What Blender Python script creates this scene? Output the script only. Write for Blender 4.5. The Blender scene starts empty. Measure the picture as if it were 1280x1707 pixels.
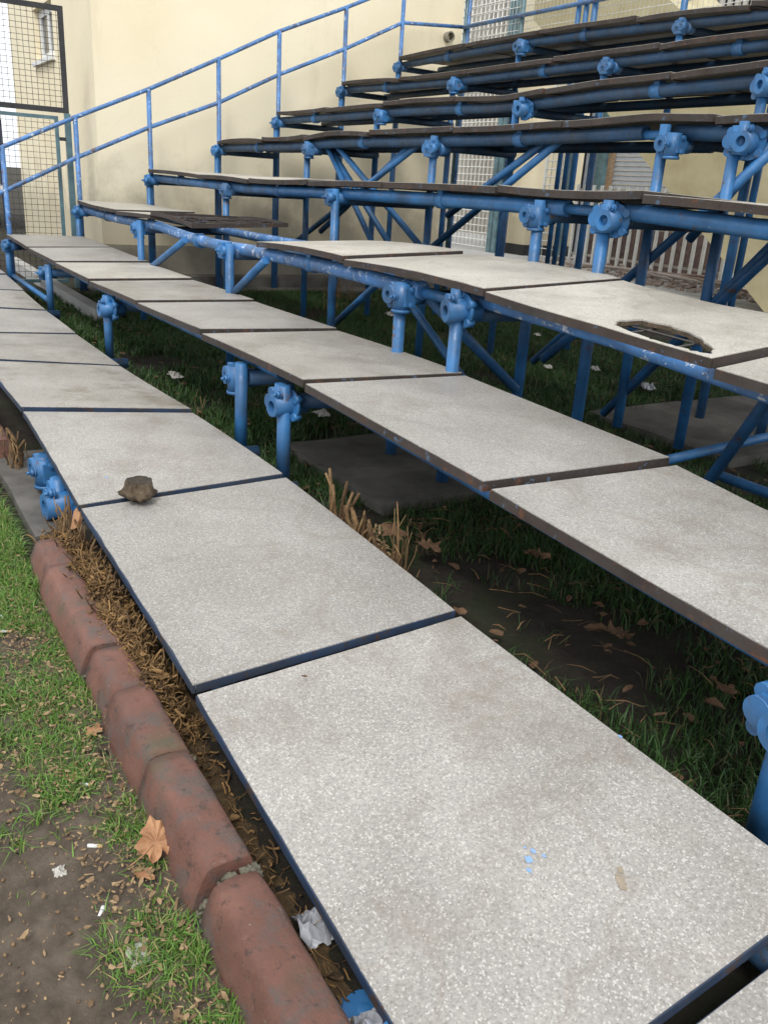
import bpy, bmesh, math, random
import numpy as np
from mathutils import Vector, Matrix, noise, geometry

# ------------------------------------------------------------------ camera, light, exposure
S = 1.25                                   # metres per stand unit (one seat board is one unit long)
ZG = 0.2                                   # ground level lies 0.2 units below the lowest seats
def W(p): return Vector((p[0]*S, p[1]*S, (p[2]+ZG)*S))
scene = bpy.context.scene
COL = scene.collection
CAM = (8.53545676, -0.5318208, 0.89973661)
ROT = ((0.51332418,-0.33542056,0.78993122),(0.85592227,0.13315766,-0.499666),(0.06241286,0.93261036,0.35544698))
FPX = 1421.5
cd = bpy.data.cameras.new('camera'); cam = bpy.data.objects.new('camera', cd); COL.objects.link(cam)
cam.matrix_world = Matrix.Translation(W(CAM)) @ Matrix(ROT).to_4x4()
cd.sensor_fit = 'VERTICAL'; cd.sensor_height = 36; cd.lens = 36*FPX/1707; cd.clip_start = .05; cd.clip_end = 500
scene.camera = cam
def at_y(px, py, y):
    v = Matrix(ROT) @ Vector(((px-640)/FPX, -(py-853.5)/FPX, -1)); t = (y-CAM[1])/v.y
    return (CAM[0]+t*v.x, y, CAM[2]+t*v.z)

SUN_EL, SUN_AZ = math.radians(52), math.radians(130)
w = bpy.data.worlds.new('World'); scene.world = w; w.use_nodes = True
nt = w.node_tree; bg = nt.nodes['Background']
sky = nt.nodes.new('ShaderNodeTexSky'); sky.sky_type = 'NISHITA'; sky.sun_disc = False
sky.sun_elevation = SUN_EL; sky.sun_rotation = SUN_AZ; sky.air_density = 1.0; sky.dust_density = 4.0; sky.ozone_density = 1.0
hs = nt.nodes.new('ShaderNodeHueSaturation'); hs.inputs['Saturation'].default_value = .22; hs.inputs['Value'].default_value = 1.0
nt.links.new(sky.outputs[0], hs.inputs['Color']); 
cl = nt.nodes.new('ShaderNodeMix'); cl.data_type = 'RGBA'; cl.inputs[0].default_value = .72; cl.inputs[7].default_value = (6.6, 6.9, 7.3, 1)   # cloud deck
nt.links.new(hs.outputs[0], cl.inputs[6]); nt.links.new(cl.outputs[2], bg.inputs['Color'])
bg.inputs['Strength'].default_value = 0.15
sl = bpy.data.lights.new('sun', 'SUN'); sl.energy = 1.25; sl.angle = math.radians(15); sl.color = (1, .97, .92)
so = bpy.data.objects.new('sun', sl); COL.objects.link(so)
# sky texture: rotation 0 = +Y, clockwise; direction towards the sun
sd = Vector((math.sin(SUN_AZ)*math.cos(SUN_EL), math.cos(SUN_AZ)*math.cos(SUN_EL), math.sin(SUN_EL)))
so.rotation_euler = sd.to_track_quat('Z', 'Y').to_euler(); so.location = (5, -5, 12)
scene.view_settings.view_transform = 'Standard'; scene.view_settings.look = 'None'
scene.view_settings.exposure = 0.62; scene.view_settings.gamma = 1
R = random.Random(7); NP = np.random.default_rng(7)

# ------------------------------------------------------------------ materials
def mat(name, rough=.6, spec=.5):
    m = bpy.data.materials.new(name); m.use_nodes = True; n = m.node_tree
    b = n.nodes['Principled BSDF']; b.inputs['Roughness'].default_value = rough; b.inputs['Specular IOR Level'].default_value = spec
    return m, n, b
def coord(n, kind='Object', scale=None):
    t = n.nodes.new('ShaderNodeTexCoord')
    if scale is None: return t.outputs[kind]
    mp = n.nodes.new('ShaderNodeMapping'); mp.inputs['Scale'].default_value = scale; n.links.new(t.outputs[kind], mp.inputs[0]); return mp.outputs[0]
def noi(n, scale, detail=4, co=None, rough=.6):
    t = n.nodes.new('ShaderNodeTexNoise'); t.inputs['Scale'].default_value = scale; t.inputs['Detail'].default_value = detail; t.inputs['Roughness'].default_value = rough
    if co is not None: n.links.new(co, t.inputs['Vector'])
    return t.outputs['Fac']
def ramp(n, fac, stops):
    r = n.nodes.new('ShaderNodeValToRGB'); e = r.color_ramp.elements
    while len(e) < len(stops): e.new(.5)
    for i, (p, c) in enumerate(stops):
        e[i].position = p; e[i].color = (c[0], c[1], c[2], 1) if not isinstance(c, (int, float)) else (c, c, c, 1)
    n.links.new(fac, r.inputs[0]); return r.outputs[0]
def mix(n, a, b, fac, mode='MIX'):
    x = n.nodes.new('ShaderNodeMix'); x.data_type = 'RGBA'; x.blend_type = mode
    for s, v in ((0, fac), (6, a), (7, b)):
        if isinstance(v, (int, float)): x.inputs[s].default_value = v if s == 0 else (v, v, v, 1)
        elif isinstance(v, tuple): x.inputs[s].default_value = (*v, 1)
        else: n.links.new(v, x.inputs[s])
    return x.outputs[2]
def bump(n, b, h, dist=.002, strength=.6):
    x = n.nodes.new('ShaderNodeBump'); x.inputs['Distance'].default_value = dist; x.inputs['Strength'].default_value = strength
    n.links.new(h, x.inputs['Height']); n.links.new(x.outputs[0], b.inputs['Normal'])
def vor(n, scale, co, feature='F1', out='Distance'):
    t = n.nodes.new('ShaderNodeTexVoronoi'); t.inputs['Scale'].default_value = scale; t.feature = feature; n.links.new(co, t.inputs['Vector']); return t.outputs[out]
def islandrand(n):
    g = n.nodes.new('ShaderNodeNewGeometry'); return g.outputs['Random Per Island']
def worldpos(n):
    g = n.nodes.new('ShaderNodeNewGeometry'); return g.outputs['Position']

def paint(name, base, chip=.62, edge=(.10,.055,.035), white=(.55,.6,.66), wear=.72, rough=.38):
    m, n, b = mat(name, rough, .5); co = worldpos(n)
    tone = noi(n, 5, 5, co)
    c = mix(n, tuple(v*.68 for v in base), tuple(min(1, v*1.25) for v in base), ramp(n, tone, [(.35, 0.), (.65, 1.)]))
    spots = ramp(n, noi(n, 19, 7, co, .75), [(wear, 0.), (wear+.03, 1.)])
    c = mix(n, c, white, spots)
    rust = ramp(n, noi(n, 13, 8, co, .8), [(chip, 0.), (chip+.04, 1.)])
    c = mix(n, c, edge, rust)
    grime = ramp(n, noi(n, 3, 6, co, .7), [(.45, 0.), (.75, .65)])
    c = mix(n, c, (.05, .05, .05), grime)
    n.links.new(c, b.inputs['Base Color'])
    n.links.new(ramp(n, noi(n, 30, 4, co), [(.3, rough-.08), (.7, rough+.25)]), b.inputs['Roughness'])
    bump(n, b, noi(n, 60, 5, co), .0015, .5)
    return m
M = {}
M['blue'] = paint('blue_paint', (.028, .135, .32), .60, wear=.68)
M['blue_shaded'] = paint('shaded_blue_paint', (.016, .058, .125), .57, edge=(.03,.025,.02), wear=.70, rough=.5)  # same blue paint, its colour darkened to carry the shade under the seats
M['blue_worn'] = paint('worn_blue_paint', (.05, .16, .37), .60, wear=.58)
M['rail'] = paint('rail_paint', (.065, .18, .41), .555, edge=(.09,.06,.055), wear=.59)
M['teal'] = paint('faded_teal_paint', (.09, .165, .185), .64)
M['dark'] = paint('black_steel', (.025, .024, .026), .7, wear=.8, rough=.55)
M['rust'] = paint('rusty_angle', (.04, .028, .022), .58, edge=(.10,.040,.018), white=(.07,.12,.19), wear=.60, rough=.75)
M['edgeblue'] = paint('chipped_blue_edge', (.016, .035, .075), .55, edge=(.05,.03,.022), wear=.8, rough=.6)

def slab_mat(name, lo, hi, fleck, stain, crack=.735):
    m, n, b = mat(name, .45, .5); co = coord(n)
    oi = n.nodes.new('ShaderNodeObjectInfo')
    off = n.nodes.new('ShaderNodeVectorMath'); off.operation = 'ADD'; n.links.new(co, off.inputs[0]); 
    cmb = n.nodes.new('ShaderNodeCombineXYZ'); mu = n.nodes.new('ShaderNodeMath'); mu.operation = 'MULTIPLY'; mu.inputs[1].default_value = 37
    n.links.new(oi.outputs['Random'], mu.inputs[0]); n.links.new(mu.outputs[0], cmb.inputs[0]); n.links.new(mu.outputs[0], cmb.inputs[1]); n.links.new(cmb.outputs[0], off.inputs[1])
    co = off.outputs[0]
    big = noi(n, 2.2, 5, co, .6)
    c = mix(n, lo, hi, ramp(n, big, [(.32, 0.), (.68, 1.)]))
    fine = noi(n, 120, 5, co, .8)
    c = mix(n, c, ramp(n, fine, [(.36, .30), (.5, .5), (.64, .69)]), .65, 'OVERLAY')
    cell = vor(n, 270, co, out='Color')
    sep = n.nodes.new('ShaderNodeSeparateColor'); n.links.new(cell, sep.inputs[0])
    c = mix(n, c, (.56,.54,.50), ramp(n, sep.outputs[0], [(fleck, 0.), (fleck+.03, .5)]))
    c = mix(n, c, (.14,.12,.105), ramp(n, sep.outputs[1], [(.90, 0.), (.92, .40)]))
    st = ramp(n, noi(n, 3.0, 8, co, .72), [(.50, 0.), (.72, stain)])
    mr = n.nodes.new('ShaderNodeMapRange'); mr.inputs[3].default_value = .05; mr.inputs[4].default_value = 1.0; n.links.new(oi.outputs['Random'], mr.inputs[0])
    mm = n.nodes.new('ShaderNodeMath'); mm.operation = 'MULTIPLY'; n.links.new(st, mm.inputs[0]); n.links.new(mr.outputs[0], mm.inputs[1]); st = mm.outputs[0]
    c = mix(n, c, (.15,.125,.09), st)
    sc = noi(n, 7, 8, coord(n, 'Object', (.6, 3.5, 1)), .8)
    c = mix(n, c, (.07,.06,.05), ramp(n, sc, [(crack, 0.), (crack+.02, .75)]))
    ring = noi(n, 1.7, 3, co, .5); c = mix(n, c, (.19,.16,.12), ramp(n, ring, [(.50, 0.), (.515, .28), (.53, 0.), (1., 0.)]))
    tint = n.nodes.new('ShaderNodeMapRange'); tint.inputs[3].default_value = .88; tint.inputs[4].default_value = 1.06
    n.links.new(oi.outputs['Random'], tint.inputs[0])
    hsv = n.nodes.new('ShaderNodeHueSaturation'); n.links.new(c, hsv.inputs['Color']); n.links.new(tint.outputs[0], hsv.inputs['Value'])
    n.links.new(hsv.outputs[0], b.inputs['Base Color'])
    n.links.new(ramp(n, big, [(.3, .42), (.7, .62)]), b.inputs['Roughness'])
    bump(n, b, fine, .0012, .55)
    return m
M['slab'] = slab_mat('worn_grey_board', (.240,.225,.205), (.325,.307,.283), .88, .6)
M['slab_pale'] = slab_mat('pale_worn_board', (.35,.325,.28), (.46,.43,.372), .93, .5, .70)
M['ply'] = slab_mat('dark_underside', (.10,.085,.07), (.17,.14,.11), .98, .6)  # darker board colour for the backing sheets of the upper rows
M['slab_dirty'] = slab_mat('damp_stained_board', (.235,.218,.190), (.325,.305,.272), .91, 1.5, .69)
def simple(name, c1, c2, scale=8, rough=.85, bd=.003, spec=.3, det=6, isl=None):
    m, n, b = mat(name, rough, spec); co = worldpos(n)
    c = mix(n, c1, c2, ramp(n, noi(n, scale, det, co, .65), [(.3, 0.), (.7, 1.)]))
    if isl:
        c = mix(n, c, isl, ramp(n, islandrand(n), [(.2, 0.), (1., .9)]))
    n.links.new(c, b.inputs['Base Color'])
    if bd: bump(n, b, noi(n, scale*5, 6, co, .7), bd, .6)
    return m
def plaster():
    m, n, b = mat('cream_plaster', .85, .25); co = worldpos(n)
    c = mix(n, (.76,.665,.465), (.83,.735,.535), ramp(n, noi(n, .9, 6, co, .6), [(.3, 0.), (.7, 1.)]))
    c = mix(n, c, (.83,.76,.58), ramp(n, noi(n, .35, 3, co), [(.45, 0.), (.7, .6)]))
    c = mix(n, c, (.36,.29,.19), ramp(n, noi(n, 9, 7, co, .8), [(.66, 0.), (.8, .5)]))
    c = mix(n, c, (.45,.36,.22), ramp(n, noi(n, 2.0, 6, coord(n, 'Object', (1, 1, .22)), .7), [(.56, 0.), (.8, .3)]))
    sx = n.nodes.new('ShaderNodeSeparateXYZ'); n.links.new(co, sx.inputs[0])
    hgt = n.nodes.new('ShaderNodeMath'); hgt.operation = 'MULTIPLY_ADD'; n.links.new(noi(n, 3, 6, co, .7), hgt.inputs[0]); hgt.inputs[1].default_value = -1.6; n.links.new(sx.outputs[2], hgt.inputs[2])
    c = mix(n, c, (.30,.26,.18), ramp(n, hgt.outputs[0], [(0., .6), (.35, .25), (.7, 0.)]))      # splash zone above the ground
    v = n.nodes.new('ShaderNodeTexVoronoi'); v.feature = 'DISTANCE_TO_EDGE'; v.inputs['Scale'].default_value = .75
    dn = n.nodes.new('ShaderNodeMix'); dn.data_type = 'RGBA'; dn.inputs[0].default_value = .4; nz = n.nodes.new('ShaderNodeTexNoise'); nz.inputs['Scale'].default_value = 3; nz.inputs['Detail'].default_value = 6
    n.links.new(co, nz.inputs['Vector']); n.links.new(co, dn.inputs[6]); n.links.new(nz.outputs['Color'], dn.inputs[7]); n.links.new(dn.outputs[2], v.inputs['Vector'])
    c = mix(n, c, (.34,.28,.18), ramp(n, v.outputs['Distance'], [(0., .08), (.0025, 0.), (1., 0.)]))
    n.links.new(c, b.inputs['Base Color']); bump(n, b, noi(n, 26, 7, co, .7), .006, .6)
    return m
M['plaster'] = plaster()
M['plinth'] = simple('grey_render_plinth', (.20,.18,.14), (.31,.28,.22), 3, .9, .006)
M['concrete'] = simple('worn_concrete', (.065,.060,.053), (.15,.14,.125), 4, .85, .004)
M['paving'] = simple('pale_paving', (.30,.295,.28), (.42,.41,.39), 3, .85, .003)
M['stain'] = simple('stair_concrete', (.36,.31,.18), (.50,.45,.29), 1.6, .9, .004)
M['stairs'] = M['stain']
M['white'] = simple('white_paint', (.62,.62,.60), (.78,.78,.76), 10, .6, .001)
M['glass'] = simple('dark_glass', (.03,.035,.04), (.06,.07,.08), 3, .12, 0, .6)
M['greywall'] = simple('blue_grey_cladding', (.30,.33,.37), (.38,.41,.45), 6, .6, .002)
M['slat'] = simple('pale_slats', (.36,.335,.29), (.48,.455,.40), 4, .8, .001)
M['brick'] = simple('dark_brick', (.05,.035,.035), (.15,.10,.085), 9, .9, .01)
M['void'] = simple('dark_interior', (.02,.02,.022), (.035,.035,.035), 3, .9, 0)
M['wirewhite'] = simple('galvanised_wire', (.60,.60,.56), (.78,.78,.74), 20, .45, 0)
M['wiredark'] = simple('dark_wire', (.05,.045,.04), (.09,.08,.07), 20, .7, 0)
M['navy'] = simple('navy_paint', (.02,.03,.06), (.04,.06,.11), 4, .5, 0)

M['mosssoil'] = simple('mossy_debris_soil', (.028,.019,.012), (.13,.082,.036), 34, .95, .01)
def ground_mat():
    m, n, b = mat('bare_soil', .95, .2); co = worldpos(n)
    c = mix(n, (.024,.020,.016), (.060,.050,.040), ramp(n, noi(n, 7, 8, co, .7), [(.3, 0.), (.72, 1.)]))
    c = mix(n, c, (.10,.08,.058), ramp(n, noi(n, 60, 5, co, .75), [(.60, 0.), (.72, .6)]))
    c = mix(n, c, (.035,.055,.018), ramp(n, noi(n, 2.2, 6, co, .6), [(.50, 0.), (.62, .55)]))
    n.links.new(c, b.inputs['Base Color']); bump(n, b, noi(n, 24, 8, co, .8), .03, 1.0)
    return m
M['soil'] = ground_mat()
M['drysoil'] = simple('dry_trodden_soil', (.050,.038,.028), (.120,.094,.070), 17, .95, .010, isl=None)
def kerb_mat():
    m, n, b = mat('red_clay', .62, .4); co = worldpos(n)
    c = mix(n, (.125,.056,.040), (.215,.098,.070), ramp(n, noi(n, 6, 6, co, .65), [(.3, 0.), (.7, 1.)]))
    c = mix(n, c, (.10,.085,.075), ramp(n, noi(n, 11, 7, co, .75), [(.48, 0.), (.62, .8)]))
    c = mix(n, c, (.34,.27,.24), ramp(n, noi(n, 40, 5, co, .8), [(.63, 0.), (.70, .6)]))
    c = mix(n, c, (.045,.034,.028), ramp(n, noi(n, 26, 8, co, .85), [(.55, 0.), (.62, .85)]))
    c = mix(n, c, (.07,.085,.035), ramp(n, noi(n, 4, 5, co, .6), [(.60, 0.), (.72, .5)]))
    n.links.new(c, b.inputs['Base Color']); bump(n, b, noi(n, 70, 9, co, .8), .004, .9)
    return m
M['kerb'] = kerb_mat()
for nd in M['kerb'].node_tree.nodes:
    if nd.type == 'BUMP': nd.inputs['Distance'].default_value = .007
def blade_mat(name, a, bb, c3, trans=.25):
    m, n, b = mat(name, .55, .35)
    r = islandrand(n); c = ramp(n, r, [(0, a), (.55, bb), (.86, bb), (.93, c3)])
    n.links.new(c, b.inputs['Base Color']); b.inputs['Transmission Weight'].default_value = 0
    return m
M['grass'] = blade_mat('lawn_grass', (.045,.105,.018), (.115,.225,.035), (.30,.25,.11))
M['grass_shade'] = blade_mat('rank_grass', (.013,.040,.010), (.034,.082,.017), (.10,.085,.04))  # blade colours lowered to deepen the shade beneath the stand
M['straw'] = simple('dry_stalks', (.11,.065,.032), (.27,.17,.080), 30, .85, 0, isl=(.07,.042,.022))
M['moss'] = simple('dry_moss', (.13,.072,.028), (.30,.18,.07), 26, .9, 0, isl=(.045,.028,.016))
M['stump'] = simple('rotting_stump', (.045,.034,.024), (.17,.125,.08), 45, .95, .02, isl=None)
M['wood'] = simple('weathered_wood', (.17,.115,.07), (.33,.235,.15), 22, .85, .004)
M['woodend'] = simple('dark_wood_end', (.018,.015,.013), (.07,.056,.042), 30, .9, .004)
M['leaf'] = simple('fallen_leaf_brown', (.24,.115,.055), (.42,.23,.12), 30, .7, .001)
M['leafdark'] = simple('old_leaf_brown', (.075,.042,.024), (.17,.10,.055), 14, .8, .001)
M['leafpale'] = simple('pale_leaf', (.52,.36,.18), (.68,.50,.28), 14, .7, .001)
M['chips'] = simple('leaf_litter', (.20,.13,.07), (.38,.27,.15), 30, .9, 0, isl=(.11,.065,.035))
M['paper'] = simple('dirty_paper', (.34,.32,.28), (.56,.54,.50), 18, .8, .001)
M['plastic'] = simple('thin_plastic', (.20,.21,.23), (.42,.43,.46), 10, .35, .002, .5)
M['filter'] = simple('cigarette_filter', (.55,.36,.18), (.62,.42,.22), 30, .8, 0)
M['rubble'] = simple('broken_rubble', (.16,.12,.10), (.36,.27,.22), 6, .9, 0, isl=(.45,.40,.36))
M['bluepaint_spot'] = simple('blue_paint_drip', (.16,.28,.52), (.24,.38,.62), 60, .5, 0)
M['stainspot'] = simple('brown_droplet', (.22,.18,.13), (.30,.25,.19), 60, .6, 0)
M['lichen'] = simple('dry_mortar', (.07,.065,.045), (.16,.15,.11), 25, .95, .004)

# ------------------------------------------------------------------ mesh builder (stand units in, metres out)
class MB:
    def __init__(s): s.v = []; s.f = []; s.sm = []
    def add(s, vs, fs, smooth=False):
        o = len(s.v); s.v += [tuple(v) for v in vs]; s.f += [tuple(i+o for i in f) for f in fs]; s.sm += [smooth]*len(fs); return s
    def box(s, c, d, rot=None):
        M3 = rot if rot is not None else Matrix.Identity(3); c = Vector(c)
        vs = [c + M3 @ Vector((d[0]/2*x, d[1]/2*y, d[2]/2*z)) for x in (-1,1) for y in (-1,1) for z in (-1,1)]
        return s.add(vs, [(0,1,3,2),(4,6,7,5),(0,4,5,1),(2,3,7,6),(0,2,6,4),(1,5,7,3)])
    def box2(s, a, b): return s.box([(a[i]+b[i])/2 for i in range(3)], [abs(b[i]-a[i]) for i in range(3)])
    def tube(s, a, b, r, n=14, r2=None, ri=None, hole=.0):
        a = Vector(a); b = Vector(b); d = (b-a).normalized(); L = (b-a).length
        u = d.orthogonal().normalized(); t = d.cross(u); r2 = r if r2 is None else r2
        ring = lambda p, rr: [p + (u*math.cos(2*math.pi*k/n) + t*math.sin(2*math.pi*k/n))*rr for k in range(n)]
        if ri is None:
            vs = ring(a, r)+ring(b, r2); fs = [(k, (k+1)%n, n+(k+1)%n, n+k) for k in range(n)]
            s.add(vs, fs, True); s.add(ring(a, r), [tuple(reversed(range(n)))]); s.add(ring(b, r2), [tuple(range(n))])
        else:                                # hollow, open at both ends down to a blocked middle
            h = hole or L*.45
            for p, q, sg in ((a, a+d*h, 1), (b, b-d*h, -1)):
                vs = ring(p, r)+ring(p, ri)+ring(q, ri)
                fs = [(k, (k+1)%n, n+(k+1)%n, n+k) for k in range(n)] + [(n+k, n+(k+1)%n, 2*n+(k+1)%n, 2*n+k) for k in range(n)]
                s.add(vs, fs); s.add(ring(q, ri), [tuple(range(n))])
            vs = ring(a, r)+ring(b, r); s.add(vs, [(k, (k+1)%n, n+(k+1)%n, n+k) for k in range(n)], True)
        return s
    def path(s, pts, r, n=8, flat=1.0):
        pts = [Vector(p) for p in pts]; rs = r if isinstance(r, (list, tuple)) else [r]*len(pts)
        d0 = (pts[1]-pts[0]).normalized(); u = d0.orthogonal().normalized(); vs = []
        for i, p in enumerate(pts):
            d = (pts[min(i+1, len(pts)-1)]-pts[max(i-1, 0)]).normalized(); u = (u - d*u.dot(d)).normalized(); t = d.cross(u)
            vs += [p + u*math.cos(2*math.pi*k/n)*rs[i] + t*math.sin(2*math.pi*k/n)*rs[i]*flat for k in range(n)]
        fs = [(i*n+k, i*n+(k+1)%n, (i+1)*n+(k+1)%n, (i+1)*n+k) for i in range(len(pts)-1) for k in range(n)]
        s.add(vs, fs, True); s.add(vs[:n], [tuple(reversed(range(n)))]); s.add(vs[-n:], [tuple(range(n))]); return s
    def blob(s, c, r, n=10, m=7, jit=.0, seed=0):
        rr = random.Random(seed); c = Vector(c); r = (r,)*3 if isinstance(r, (int, float)) else r; vs = [c+Vector((0,0,r[2]))]
        for i in range(1, m):
            th = math.pi*i/m
            for k in range(n):
                ph = 2*math.pi*k/n; j = 1+rr.uniform(-jit, jit)
                vs.append(c+Vector((r[0]*math.sin(th)*math.cos(ph)*j, r[1]*math.sin(th)*math.sin(ph)*j, r[2]*math.cos(th)*j)))
        vs.append(c-Vector((0,0,r[2]))); fs = [(0, 1+k, 1+(k+1)%n) for k in range(n)]
        for i in range(m-2):
            for k in range(n): a = 1+i*n; fs.append((a+k, a+n+k, a+n+(k+1)%n, a+(k+1)%n))
        a = 1+(m-2)*n; fs += [(a+k, len(vs)-1, a+(k+1)%n) for k in range(n)]
        return s.add(vs, fs, True)
    def sheet(s, top, faces, t):             # a thick sheet from a top surface: bottom copy and side walls
        n = len(top); vs = list(top)+[(v[0], v[1], v[2]-t) for v in top]; cnt = {}
        for f in faces:
            for a, b in zip(f, f[1:]+f[:1]): cnt[(a, b)] = 1
        fs = [tuple(f) for f in faces]+[tuple(n+i for i in reversed(f)) for f in faces]
        fs += [(b, a, n+a, n+b) for (a, b) in cnt if (b, a) not in cnt]
        return s.add(vs, fs)
    def prism(s, poly, axis, a, b):          # polygon in the plane across `axis`
        def P(q, h): return (h, q[0], q[1]) if axis == 0 else (q[0], h, q[1]) if axis == 1 else (q[0], q[1], h)
        n = len(poly); vs = [P(q, a) for q in poly]+[P(q, b) for q in poly]
        return s.add(vs, [tuple(range(n)), tuple(reversed(range(n, 2*n)))]+[(k, n+k, n+(k+1)%n, (k+1)%n) for k in range(n)])
    def mesh(s, name, m, org=(0,0,0)):
        o = Vector(org); me = bpy.data.meshes.new(name)
        me.from_pydata([tuple((Vector(v)-o)*S) for v in s.v], [], s.f)
        me.polygons.foreach_set('use_smooth', s.sm)
        bm = bmesh.new(); bm.from_mesh(me); bmesh.ops.remove_doubles(bm, verts=bm.verts, dist=1e-5); bmesh.ops.recalc_face_normals(bm, faces=bm.faces); bm.to_mesh(me); bm.free()
        for mm in (m if isinstance(m, (list, tuple)) else [m]): me.materials.append(mm)
        return me
    def build(s, name, m, parent=None, org=None):
        """one mesh object; org is in stand units"""
        if org is None: org = tuple(parent['_o']) if parent is not None else (0,0,-ZG)
        o = bpy.data.objects.new(name, s.mesh(name, m, org)); COL.objects.link(o); o['_o'] = tuple(org)
        if parent is not None:
            o.parent = parent; p = parent['_o']; o.location = [(org[i]-p[i])*S for i in range(3)]
        else: o.location = W(org)
        return o
def tag(o, label=None, cat=None, group=None, kind=None):
    if label: o['label'] = label
    if cat: o['category'] = cat
    if group: o['group'] = group
    if kind: o['kind'] = kind
    return o
def thing(name, org, label, cat, group=None):
    o = bpy.data.objects.new(name, None); COL.objects.link(o); o.location = W(org); o['_o'] = tuple(org); o.empty_display_size = .1
    return tag(o, label, cat, group)
def put(me, name, parent, org, rz=0, label=None):      # a part that shares mesh data
    o = bpy.data.objects.new(name, me); COL.objects.link(o); o.parent = parent; p = parent['_o']
    o.location = [(org[i]-p[i])*S for i in range(3)]; o.rotation_euler = (0,0,rz); o['_o'] = tuple(org)
    if label: o['label'] = label
    return o
def interp(pts, x): return float(np.interp(x, [p[0] for p in pts], [p[1] for p in pts]))

# ------------------------------------------------------------------ the stand: rows measured in stand units
YK = [None, -.043, .716, 1.342, 2.007, 2.681, 3.299, 4.017, 4.677]
FZ = {1: [(-1,.03),(2,.0),(3,-.03),(4.663,.03),(5.28,.036),(6.07,-.027),(7.08,-.077),(7.87,-.143),(9,-.2)],
      2: [(0,.30),(1.02,.277),(2.06,.266),(3.04,.258),(4.06,.271),(5.03,.281),(6.02,.278),(7.01,.241),(7.8,.207),(9,.18)],
      3: [(0,.612),(.57,.598),(1.31,.593),(2.24,.612),(3.1,.575),(4.13,.598),(5.1,.602),(5.67,.596),(6.1,.583),(6.69,.561),(7.1,.530),(7.27,.516),(9,.45)],
      4: [(0,.918),(2.41,.894),(4.28,.926),(5.28,.933),(6.15,.938),(6.69,.917),(9,.90)],
      5: [(0,1.224),(1.89,1.236),(2.33,1.262),(3.29,1.258),(4.26,1.262),(5.17,1.276),(5.5,1.287),(6.11,1.266),(9,1.25)],
      6: [(0,1.524),(1.55,1.525),(2.49,1.535),(3.64,1.512),(4.41,1.548),(5.38,1.558),(5.58,1.566),(9,1.57)],
      7: [(0,1.875),(1.36,1.842),(2.34,1.839),(3.36,1.849),(4.31,1.854),(9,1.852)],
      8: [(0,2.174),(1.4,2.205),(2.66,2.203),(3.54,2.181),(4.43,2.15),(9,2.15)]}
BZ = {1: [(-1,.02),(.49,.009),(1.31,-.026),(2.16,-.05),(3.08,-.058),(4.08,-.056),(5.16,-.02),(6.13,-.012),(7.11,-.043),(7.93,-.053),(9,-.08)],
      2: [(0,.30),(.95,.29),(2.0,.274),(3.02,.262),(4.01,.268),(5.0,.268),(6.02,.27),(7.02,.233),(7.32,.201),(9,.16)],
      3: [(0,.605),(.7,.603),(2.1,.60),(3.16,.603),(5.37,.64),(6.07,.629),(6.18,.619),(6.6,.60),(6.76,.598),(9,.56)],
      4: [(0,.92),(9,.925)], 5: [(0,1.25),(9,1.27)], 6: [(0,1.54),(9,1.56)], 7: [(0,1.86),(9,1.86)], 8: [(0,2.19),(9,2.17)]}
BX = {1: [-.4,.49,1.31,2.16,3.08,4.08,5.19,6.10,7.09,8.068,9.05],
      2: [0,1.017,2.04,3.03,4.045,5.02,6.02,7.02,8.03],
      3: [0,1.312,2.242,3.13,4.126,5.097,6.125,7.107,8.1],
      4: [0,1.35,2.41,3.36,4.28,5.28,6.15,7.12,8.1],
      5: [0,1.07,1.89,2.92,3.93,4.90,5.85,6.85,7.85],
      6: [0,1.05,2.05,3.05,4.0,5.0,5.9,6.9,7.9],
      7: [0,1.1,2.15,3.2,4.2,5.15,6.15,7.15],
      8: [0,1.15,2.2,3.3,4.3,5.3,6.3,7.3]}
BW = .668
ORD = ['first','second','third','fourth','fifth','sixth','seventh','eighth','ninth','tenth']
ROWN = {1:'lowest row', 2:'second row up', 3:'third row up', 4:'fourth row up', 5:'fifth row up', 6:'sixth row up', 7:'row just below the top one', 8:'top row'}
SPECIAL = {(1,8): 'large grey speckled seat board filling the bottom foreground, blue paint fleck on it',
           (1,7): 'grey speckled seat board of the lowest row between the foreground board and the stump',
           (1,6): 'grey seat board of the lowest row ending at the gap where the stump pokes through',
           (1,9): 'sliver of grey seat board in the bottom right corner past the wide dark gap',
           (3,6): 'pale seat board with a large ragged hole broken through near its front edge',
           (3,7): 'pale seat board right beside the holed board, cut off by the right picture edge',
           (3,5): 'pale seat board in front of the holed one with rough brown front edge',
           (3,4): 'pale seat board with a flaking corner beside the empty tubes of the third row'}
def ysk(k, x): return 0.0
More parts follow.
